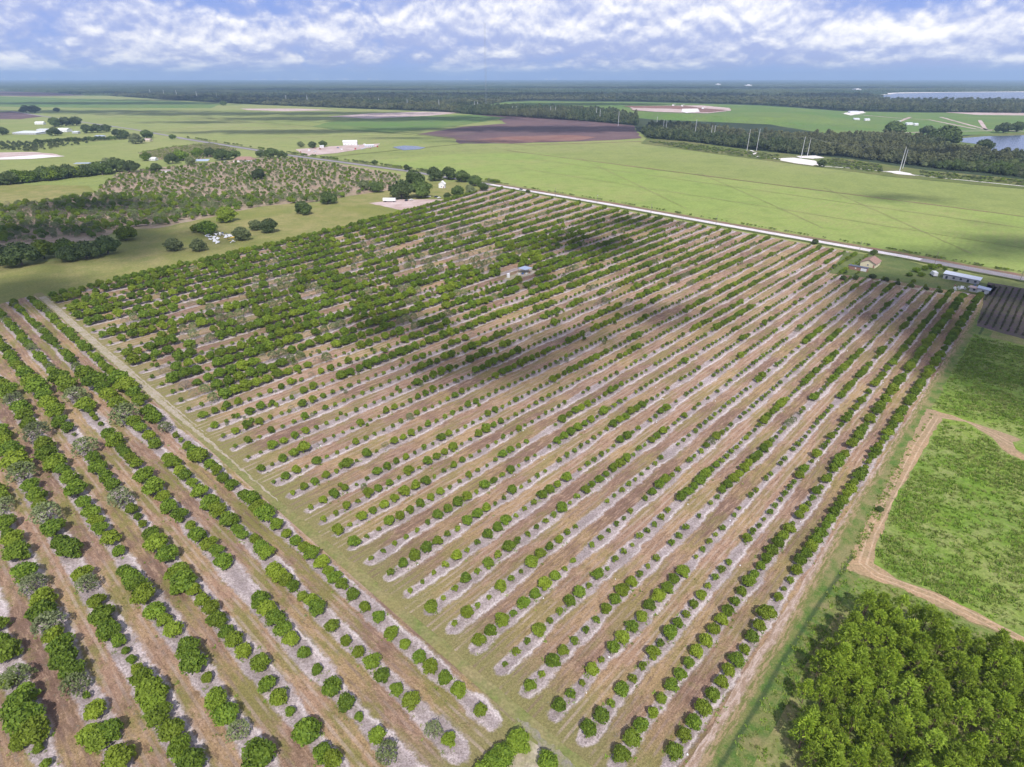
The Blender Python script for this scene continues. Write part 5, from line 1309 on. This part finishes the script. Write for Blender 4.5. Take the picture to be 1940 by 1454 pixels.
def truck(u, v, rz, label, body='white', L=6.5, cab=True):
    x, y = at(u, v); t = empty('box_truck', (x, y, 0), rz, label, 'truck')
    m = MB(); m.box(-L / 2 + 1.9, L / 2, -1.15, 1.15, .75, 3.1); m.build('cargo_box', M[body], t)
    m = MB(); m.box(-L / 2, -L / 2 + 1.85, -1.05, 1.05, .6, 1.5); m.poly([(-L / 2 + .3, -1, 1.5), (-L / 2 + 1.85, -1, 1.5), (-L / 2 + 1.85, -1, 2.3), (-L / 2 + .8, -1, 2.3)]); m.poly([(-L / 2 + .3, 1, 1.5), (-L / 2 + 1.85, 1, 1.5), (-L / 2 + 1.85, 1, 2.3), (-L / 2 + .8, 1, 2.3)]); m.poly([(-L / 2 + .8, -1, 2.3), (-L / 2 + 1.85, -1, 2.3), (-L / 2 + 1.85, 1, 2.3), (-L / 2 + .8, 1, 2.3)]); m.build('cab', M[body], t)
    m = MB(); m.poly([(-L / 2 + .3, -1, 1.52), (-L / 2 + .3, 1, 1.52), (-L / 2 + .8, 1, 2.28), (-L / 2 + .8, -1, 2.28)]); m.build('windscreen', M['glass'], t)
    for xx in (-L / 2 + 1, L / 2 - 1.4):
        for s in (-1, 1):
            m = MB(); m.tube((xx, s * .85, .45), (xx, s * 1.1, .45), .45, .45, 12); m.build('wheel', M['tire'], t)
    return t
truck(1768, 523, RR + math.pi + .5, 'white box truck parked on the lawn in front of the hedge')
CAR = {}
def car(u, v, rz, label, paint, group=None):
    x, y = at(u, v); t = empty('parked_car', (x, y, 0), rz, label, 'car', group)
    m = MB(); prof = [(-2.2, .35), (-2.2, .85), (-1.3, .95), (-.8, 1.42), (.9, 1.42), (1.6, .95), (2.2, .85), (2.2, .35)]
    m.poly([(a, -.88, b) for a, b in prof]); m.poly([(a, .88, b) for a, b in prof][::-1])
    for (a, b), (c, d) in zip(prof, prof[1:] + prof[:1]): m.poly([(a, -.88, b), (a, .88, b), (c, .88, d), (c, -.88, d)])
    m.build('body', M[paint], t)
    m = MB(); m.box(-1.0, 1.1, -.9, .9, 1.0, 1.34); m.build('window', M['glass'], t)
    for xx in (-1.4, 1.4):
        for s in (-1, 1): m = MB(); m.tube((xx, s * .7, .33), (xx, s * .92, .33), .33, .33, 10); m.build('wheel', M['tire'], t)
for u, v, rz, p, l in [(812, 374, .3, 'white', 'white car left in the row of parked cars by the oaks'), (826, 374, .5, 'darkcar', 'dark car between two white cars by the oaks'), (832, 376, .9, 'white', 'white car at the right end of the row by the oaks'),
                       (770, 381, 1.2, 'darkcar', 'dark car on the pink yard right of the semitrailer'), (779, 380, .6, 'white', 'white car on the pink yard under the broad oak'), (554, 291, .7, 'darkcar', 'dark car at the road junction by the farmyard'),
                       (987, 360, RR + 1.57, 'darkcar', 'dark car driving on the gravel road, the left one'), (1001, 363, RR + 1.57, 'darkcar', 'dark car driving on the gravel road, the right one'), (785, 328, .4, 'white', 'white car beside the asphalt road near the dark tree'),
                       (640, 281, .2, 'blue', 'blue car in the farmyard before the white barn'), (597, 288, .8, 'white', 'white car in the farmyard left of the junk'), (426, 307, .2, 'white', 'white car in front of the broad oak by the shed'),
                       (1822, 547, .9, 'white', 'white car hull lying in the yard below the trailer home'), (336, 323, .4, 'white', 'white car right of the small white trailer')]: car(u, v, rz, l, p)
def semitrailer():
    x, y = at(738, 383); t = empty('semitrailer', (x, y, 0), math.radians(-2), 'long white semitrailer parked on the pink yard', 'trailer')
    m = MB(); m.box(-6.6, 6.6, -1.3, 1.3, 1.2, 4.0); m.build('cargo_box', M['white'], t)
    for xx in (-5.2, -4.0, 4.6):
        for s in (-1, 1): m = MB(); m.tube((xx, s * .95, .5), (xx, s * 1.25, .5), .5, .5, 10); m.build('wheel', M['tire'], t)
semitrailer()
gable('gabled_house', 838, 356, 6, 7, 4.5, 3.0, M['white'], M['white'], 'tall white gabled house among dark oaks beside the road', rz=math.radians(80), windows=1)
gable('far_barn', 664, 275, 26, 14, 6, 2.4, M['white'], M['white'], 'white barn in the farmyard on the open pasture', rz=math.radians(8), cat='barn', windows=4)
mono('machine_shed', 700, 279, 16, 6, 3.2, .8, M['steel'], M['whiteroof'], 'white lean roofed machine shed right of the white barn', rz=math.radians(8))
mono('small_shed', 610, 280, 7, 6, 3, .6, M['white'], M['whiteroof'], 'small white shed under the dark yard trees left of the barn', rz=.2)
gable('hip_house', 464, 306, 30, 14, 2.8, 4.0, M['white'], M['brownroof'], 'low white house with brown hip roof by the road bend', rz=math.radians(6), hip=True, windows=5)
mono('blue_roof_shed', 380, 309, 25, 8, 3, 1.6, M['darkroof'], M['blueroof'], 'open shed with blue roof between dark oaks', rz=math.radians(6), posts=True)
gable('white_cottage', 291, 304, 11, 8, 2.8, 1.6, M['white'], M['white'], 'small white cottage behind the round dark tree', rz=math.radians(-6), windows=2)
mono('white_trailer', 314, 327, 12, 5, 2.8, .3, M['white'], M['pinksoil'], 'small white trailer at the top edge of the scrubby grove', rz=math.radians(4), cat='trailer')
mono('greenhouse', 58, 254, 60, 34, 3.4, 1.5, M['steel'], M['whiteroof'], 'long greenhouse with pale flat roof at the far left', rz=math.radians(-8), cat='greenhouse', ridges=9)
gable('white_farmhouse', 77, 236, 22, 13, 4, 3, M['white'], M['white'], 'white farmhouse left of the dark row of trees', rz=.1, windows=3)
gable('white_barn', 123, 250, 26, 18, 5, 3, M['white'], M['whiteroof'], 'white barn between greenhouse and dark clump', rz=-.1, cat='barn', windows=3)
mono('long_white_shed', 83, 249, 26, 12, 4, 1, M['white'], M['whiteroof'], 'white shed joined to the right end of the greenhouse', rz=-.1)
mono('white_outbuilding', 145, 253, 14, 9, 3.4, 1, M['steel'], M['whiteroof'], 'pale outbuilding right of the white barn', rz=-.1)
mono('roadside_stall', 190, 261, 20, 9, 3, 1, M['white'], M['blueroof'], 'low blue roofed shelter below the dark clump', rz=0)
gable('yard_house', 280, 268, 16, 10, 3, 2, M['cream'], M['pinksoil'], 'small pale house right of the pale feathery tree', rz=-.1, windows=2)
mono('nursery_shade', 172, 313, 42, 8, 2.6, .3, M['steel'], M['blueroof'], 'low blue shade roof left of the broad grey-green oak', rz=math.radians(6), posts=True, cat='shade roof')
mono('white_hangar', 841, 206, 70, 30, 8, 2, M['white'], M['whiteroof'], 'tiny white hangar before the far forest under the power line', rz=-.1)
for u, v, s, l in [(1617, 214, 60, 'white plant building on the pale yard beyond the landfill'), (1642, 229, 26, 'white building left of pair on the landfill meadow'), (1622, 228, 30, 'low white shed left of the landfill meadow building'), (1722, 237, 32, 'pale shed group on the landfill meadow'), (1735, 238, 18, 'small shed right of the pale shed group on the meadow'), (1702, 233, 18, 'small white shed beside the sand lane on the meadow')]:
    mono('plant_building', u, v, s * .6, s * .25, 4, 1.5, M['white'], M['whiteroof'], l, rz=.1, cat='building')
# tiny pale buildings along the horizon
R = random.Random(2)
hz = [(8, 149.3), (65, 149.6), (90, 149.5), (484, 149.6), (500, 149.4), (600, 149.2), (622, 149.0), (641, 149.1), (700, 148.9), (715, 148.8), (884, 149.8), (1035, 150.2), (1050, 150.2), (1622, 164), (1417, 160), (1360, 159), (530, 150), (560, 150), (655, 149)]
for i, (u, v) in enumerate(hz):
    v = max(v, 152.0) + (0 if v < 155 else v - 155) ; x, y = at(u, v); D = math.hypot(x, y)
    t = empty('distant_building', (x, y, 0), R.uniform(-.2, .2), 'tiny white building on the horizon, %s from the left' % ords(sorted(h[0] for h in hz).index(u) + 1), 'building', 'buildings on the horizon')
    m = MB(); hh = D / 1120 * R.uniform(1.2, 2.2) + 6; ww = D / 1120 * R.uniform(3, 10); m.box(-ww / 2, ww / 2, -30, 30, 0, hh); m.build('wall', M['white'], t)
    m = MB(); m.box(-ww * .2, ww * .2, -18, 18, hh, hh * 1.25); m.build('tower_block', M['white'], t)

# pavilion in the middle of the grove with its tank and crates
x, y = at(995, 516); t = empty('pavilion', (x, y, 0), RR, 'open pavilion with blue-grey roof in the middle of the grove', 'pavilion')
m = MB(); m.box(-3.6, 3.6, -3.4, 3.4, 2.7, 2.9); m.build('roof', M['blueroof'], t)
for sx in (-1, 1):
    for sy in (-1, 0, 1): m = MB(); m.tube((sx * 3.3, sy * 3.1, 0), (sx * 3.3, sy * 3.1, 2.7), .1, .1, 6); m.build('post', M['wood'], t)
x, y = at(963, 526); t = empty('water_tank', (x, y, 0), 0, 'white upright water tank left of the grove pavilion', 'tank')
m = MB(); m.tube((0, 0, 0), (0, 0, 2.5), 1.1, 1.1, 16); m.build('tank_body', M['white'], t); m = MB(); m.tube((0, 0, 2.5), (0, 0, 2.8), 1.0, .3, 16); m.build('lid', M['white'], t)
for i, (u, v, mm, l) in enumerate([(984, 521, 'white', 'white crate left of the pavilion on bare ground'), (990, 520, 'blue', 'blue crate in front of the pavilion'), (997, 520, 'white', 'white crate right in front of the pavilion'), (1003, 518, 'redwood', 'brown crate at the right pavilion corner')]):
    x, y = at(u, v); t = empty('crate', (x, y, 0), i * .4, l, 'crate'); m = MB(); m.box(-.6, .6, -.5, .5, 0, .12); m.build('base', M['wood'], t)
    m = MB()
    for s in (-1, 1): m.box(-.6, .6, s * .5 - .03, s * .5 + .03, .12, .9); m.box(s * .6 - .03, s * .6 + .03, -.46, .46, .12, .9)
    m.build('side_wall', M[mm], t)
psheet('pavilion_yard', [(955, 528), (975, 520), (985, 512), (1010, 508), (1018, 512), (1010, 520), (985, 528), (965, 532)], M['sandtrack'], 0.05, 2, .4)
# junk pile on the meadow: boards, sheets and a yellow machine, each its own thing
R = random.Random(6)
names_j = ['white board tipped over in the junk pile', 'yellow panel in the junk pile']
junk = []
for i in range(42):
    u, v = 392 + R.random() * 56, 443 + R.random() * 18; x, y = at(u, v)
    w_, l_ = R.uniform(1.0, 2.2), R.uniform(2.0, 4.4); mm = 'yellow' if (u > 425 and v > 450 and R.random() < .7) else ('blue' if R.random() < .08 else 'white')
    m = MB(); m.box(-l_ / 2, l_ / 2, -w_ / 2, w_ / 2, 0, .12); m.box(-l_ / 2 + .1, -l_ / 2 + .2, -w_ / 2, w_ / 2, .12, .22); m.box(l_ / 2 - .2, l_ / 2 - .1, -w_ / 2, w_ / 2, .12, .22)
    o = m.build('scrap_panel', M[mm], loc=(x, y, R.uniform(.1, .9))); o.rotation_euler = (R.uniform(-.5, .5), R.uniform(-.5, .5), R.uniform(0, 3))
    tag(o, '%s scrap panel lying in the junk pile between the green trees' % {'white': 'white', 'yellow': 'yellow', 'blue': 'blue'}[mm], 'scrap', 'scrap panels of the junk pile')
for i in range(16):
    u, v = 568 + R.random() * 150, 279 + R.random() * 12; v = v - (u - 568) * .06; x, y = at(u, v); m = MB(); a = R.uniform(1, 3); m.box(-a, a, -1.2, 1.2, 0, 1.2); m.box(-a * .5, a * .5, -1, 1, 1.2, R.uniform(1.6, 2.6))
    mm = R.choice(['white', 'white', 'redwood', 'steel', 'red']); o = m.build('farm_machine', M[mm], loc=(x, y, 0)); o.rotation_euler = (0, 0, R.uniform(0, 3))
    tag(o, 'small farm machine standing about the yard before the white barn', 'machine', 'machines in the far farmyard')
for i in range(9):
    u, v = 1806 + R.random() * 42, 541 + R.random() * 12; x, y = at(u, v); m = MB(); a = R.uniform(.3, .8); m.box(-a, a, -.3, .3, 0, R.uniform(.4, .9)); m.box(-a * .4, a * .5, -.2, .2, .9, 1.1)
    mm = R.choice(['white', 'redwood', 'steel', 'blue']); o = m.build('yard_junk', M[mm], loc=(x, y, 0)); tag(o, 'odd piece of junk lying below the trailer home', 'junk', 'junk below the trailer home')
# excavators on the landfill
for u, v, l in [(1275, 201, 'pale machine on the left of the landfill excavation'), (1292, 202, 'pale machine in the middle of the landfill excavation'), (1331, 207, 'pale machine on the right of the landfill excavation')]:
    x, y = at(u, v, 16); m = MB(); m.box(-4, 4, -2.5, 2.5, 0, 2); m.box(-3, 1.5, -2, 2, 2, 5); m.tube((1, 0, 3), (7, 0, 7), .5, .4, 5); m.tube((7, 0, 7), (10, 0, 2), .4, .3, 5)
    o = m.build('excavator', M['white'], loc=(x, y, 16.4)); tag(o, l, 'excavator')

# ------------------------------------------------------------------ poles and wires
def steel_pole(u, v, tu, tv, label, arms=True):
    x, y = at(u, v); D = y * CP + H * SP; hgt = max(12, (v - tv) * D / FPX / CP * .97); t = empty('transmission_pole', (x, y, 0), TH, label, 'transmission pole', 'tall steel poles of the transmission line')
    m = MB(); r0 = max(.5, D / FPX * .55); m.tube((0, 0, 0), (0, 0, hgt), r0, r0 * .55, 8); m.build('shaft', M['steel'], t)
    for zf in (.97, .88, .79):
        a = MB(); a.tube((0, 0, hgt * zf), (2.2, 0, hgt * zf + .5), .12, .07, 5); a.build('arm', M['steel'], t)
    return (x, y, hgt)
tp = [(1415, 286, 1420, 252, 'front pole at the start of the white sand track'), (1433, 286, 1438, 251, 'back pole at the start of the white sand track'), (1517, 302, 1523, 266, 'pole on the long white sand pad'), (1529, 297, 1537, 268, 'pole on the small white sand pad behind'), (1704, 325, 1714, 285, 'front pole on the right-hand white pad'), (1710, 320, 1719, 289, 'back pole near the right-hand white pad'),
      (1316, 259, 1319, 232, 'tall pole before the belt right of the field corner'), (1346, 264, 1350, 242, 'left pole of the pair before the bare grey trees'), (1352, 264, 1356, 242, 'right pole of the pair before the bare grey trees'), (1256, 250, 1258, 231, 'left pole of the pair by the round oak'), (1261, 251, 1263, 232, 'right pole of the pair by the round oak'), (1244, 238, 1245, 224, 'pole left of the round oak at the field corner'),
      (1171, 239, 1172, 216, 'pole on the pale pad in the plowed field'), (1129, 230, 1130, 209, 'left pole of the pair before the plowed field edge'), (1136, 230, 1136, 211, 'right pole of the pair before the plowed field edge'), (1144, 229, 1144, 215, 'short pole right of the plowed field pair'), (1043, 221, 1043, 205, 'left pole of the pair left of the landfill'), (1052, 221, 1052, 206, 'right pole of the pair left of the landfill'),
      (971, 216, 971, 204, 'left pole of the pair at the landfill foot'), (978, 216, 978, 204, 'right pole of the pair at the landfill foot'), (899, 207, 899, 195, 'left pole of the far pair right of the hangar'), (905, 207, 905, 195, 'right pole of the far pair right of the hangar'), (832, 206, 832, 192, 'pole just left of the white hangar'), (772, 203, 772, 190, 'lone pole before the forest left of the hangar'), (718, 200, 718, 188, 'pole second left of the white hangar'), (583, 197, 583, 184, 'pole above the middle of the forest edge'), (543, 194, 543, 183, 'far left pole above the forest edge'),
      (412, 190, 412, 178, 'tiny pole near the left forest edge corner'), (374, 188, 374, 176, 'tiny pole in line at the left forest edge, rightmost but one'), (336, 186, 336, 174, 'tiny pole at the middle of the left forest edge'), (312, 184, 312, 173, 'tiny pole farther left on the forest edge'), (286, 182, 286, 172, 'tiny leftmost pole on the forest edge')]
tops = [steel_pole(u, v, a, b, 'tall grey steel pole, ' + l) for u, v, a, b, l in tp]
def wire(name, a, b, sag, label, rad=.02):
    m = MB(); n = 12; pt = [(a[0] + (b[0] - a[0]) * t / n, a[1] + (b[1] - a[1]) * t / n, a[2] + (b[2] - a[2]) * t / n - 4 * sag * t / n * (1 - t / n)) for t in range(n + 1)]
    for p_, q_ in zip(pt, pt[1:]): m.tube(p_, q_, rad, rad, 3)
    return tag(m.build(name, M['steel']), label, 'wire', 'power wires')
for i, j, l in ((4, 2, 'power wire between the right-hand sand pad and the long sand pad'), (2, 0, 'power wire between the long sand pad and the sand track start'), (0, 6, 'power wire running left from the sand track to the tree belt')):
    wire('power_wire', tops[i], tops[j], 5, l, .03)
poles = []
for u, v, tv, l in [(1131, 386, 366, 'pole by the gravel road with a bright lamp near its top'), (1233, 405, 379, 'pole by the gravel road right of the lamp pole'), (1356, 427, 404, 'pole by the gravel road in the middle of the green field'), (1627, 479, 452, 'pole left of the cream house by the road'), (1770, 502, 474, 'pole behind the hedge by the road'), (1932, 533, 505, 'pole at the right photo edge by the road'), (926, 356, 336, 'pole at the grove corner by the road'), (1052, 372, 354, 'pole between corner and lamp pole')]:
    x, y = at(u, v); hgt = 9.0; t = empty('utility_pole', (x, y, 0), TH, 'wooden ' + l, 'utility pole', 'wooden poles along the road')
    m = MB(); m.tube((0, 0, 0), (0, 0, hgt), .16, .1, 7); m.build('shaft', M['wood'], t)
    m = MB(); m.box(-1.0, 1.0, -.06, .06, hgt - .7, hgt - .55); m.build('crossarm', M['wood'], t)
    if 'lamp' in l and tv == 366: m = MB(); m.tube((.2, 0, hgt - 1.6), (.2, 0, hgt - .9), .28, .28, 8); m.build('transformer', M['white'], t)
    poles.append((x, y, hgt - .5))
x, y = at(921, 208); D = math.hypot(x, y); t = empty('radio_mast', (x, y, 0), 0, 'very tall thin lattice mast rising above the horizon', 'radio mast'); hh = 126 * D / 1120 / CP * .9
m = MB()
for k in range(3):
    a0 = k * 2.094; m.tube((3 * math.cos(a0), 3 * math.sin(a0), 0), (3 * math.cos(a0), 3 * math.sin(a0), hh), .22, .22, 4)
for i in range(40):
    z = hh * i / 40; a0 = (i % 3) * 2.094; b0 = a0 + 2.094; m.tube((3 * math.cos(a0), 3 * math.sin(a0), z), (3 * math.cos(b0), 3 * math.sin(b0), z + hh / 40), .1, .1, 3)
m.build('lattice', M['steel'], t)

# ------------------------------------------------------------------ clouds overhead, whose shadows lie on the land
cm = bpy.data.materials.new('cloud'); cm.use_nodes = True; g = N(cm.node_tree); b = g.n['Principled BSDF']; b.inputs['Base Color'].default_value = (.92, .93, .95, 1); b.inputs['Roughness'].default_value = 1; b.inputs['Alpha'].default_value = .6
iv, fc = ICO1
PUFF = []
for s in range(3):
    q = np.random.default_rng(s); v = iv * q.uniform(.8, 1.2, (len(iv), 1)); me = bpy.data.meshes.new('cloud_puff'); me.from_pydata(v.tolist(), [], fc); me.materials.append(cm); me.update(); PUFF.append(me)
def cloud(u, v, rx, ry, alt, dens, n=1, label=''):
    """a heap of puffs at altitude alt whose shadow falls around the photo point u, v; radii in metres"""
    x, y = at(u, v); kx = sd.x / sd.z; ky = sd.y / sd.z; cx, cy = x + kx * alt, y + ky * alt
    P = []; I = []; Ro = []; Sc = []; q = np.random.default_rng(int(u * 7 + v)); m = int(dens * (6.5 if rx > 250 else (3.2 if rx > 100 else 1.9)))
    pr = min(rx, ry)
    for i in range(m):
        a = q.uniform(0, 6.28); d = abs(q.normal()) * .8
        if d > 1.5: continue
        s = pr * q.uniform(.06, .20) * (1.2 - .5 * d)
        P.append((cx + math.cos(a) * d * rx, cy + math.sin(a) * d * ry, alt + q.uniform(0, .5) * pr * max(.15, 1.2 - d))); I.append(int(q.integers(3))); Ro.append(q.uniform(0, 6.28)); Sc.append((s * 1.3, s * 1.3, s * .7))
    o = gn_scatter('cloud', P, PUFF, I, Ro, Sc, kind='structure')
ALT = 2600
for u, v, rx, ry, dn in [(1770, 610, 42, 60, 150), (1700, 540, 34, 24, 90), (1880, 690, 34, 40, 130), (1700, 375, 60, 26, 70), (1880, 425, 26, 12, 30), (1790, 482, 60, 22, 70),
                        (1120, 465, 44, 30, 100), (1200, 425, 50, 24, 80), (1000, 530, 18, 18, 50), (930, 700, 44, 22, 110), (1090, 650, 46, 20, 80), (760, 620, 36, 18, 60), (1230, 600, 40, 20, 60), (60, 460, 120, 60, 220), (170, 395, 70, 40, 120), (30, 560, 40, 40, 90), (700, 225, 420, 110, 200), (560, 250, 260, 60, 140), (1080, 245, 320, 90, 180), (820, 245, 220, 50, 130), (620, 215, 300, 90, 140),
                        (200, 196, 900, 160, 170), (140, 212, 500, 110, 130), (420, 216, 420, 100, 130), (760, 262, 130, 30, 60), (900, 268, 150, 30, 60), (1090, 205, 400, 120, 160), (1150, 180, 1500, 260, 200), (500, 190, 900, 170, 170), (900, 184, 900, 220, 170), (1560, 186, 1200, 260, 190),
                        (1750, 300, 100, 40, 80), (600, 172, 1600, 420, 220), (1500, 168, 2200, 500, 220), (200, 178, 1300, 300, 200), (1250, 168, 1500, 500, 180), (1960, 470, 50, 40, 90), (1940, 560, 40, 50, 90), (1190, 770, 10, 8, 20), (1640, 590, 22, 14, 40), (380, 232, 200, 60, 80)]:
    cloud(u, v, rx, ry, ALT + rx * .3, dn)

# ------------------------------------------------------------------ haze
def haze():
    top = H + 6
    zt = max(top, 1000)
    m = bpy.data.materials.new('haze'); m.use_nodes = True; g = N(m.node_tree); g.n.clear()
    out = g.new('ShaderNodeOutputMaterial'); pv = g.new('ShaderNodeVolumePrincipled')
    pv.inputs['Color'].default_value = (.49, .70, 1.0, 1); pv.inputs['Density'].default_value = HAZE_D; pv.inputs['Anisotropy'].default_value = 0.0
    g.l.new(pv.outputs[0], out.inputs['Volume'])
    mb = MB(); mb.box(-30500, 30500, -2500, 30500, -1.8, HAZE_TOP); o = mb.build('haze', m); tag(o, 'thin blue haze filling the air over the farmland', 'haze', kind='stuff')
    o.visible_shadow = True
HAZE_D = 0.000075; HAZE_TOP = hh + 15
haze()
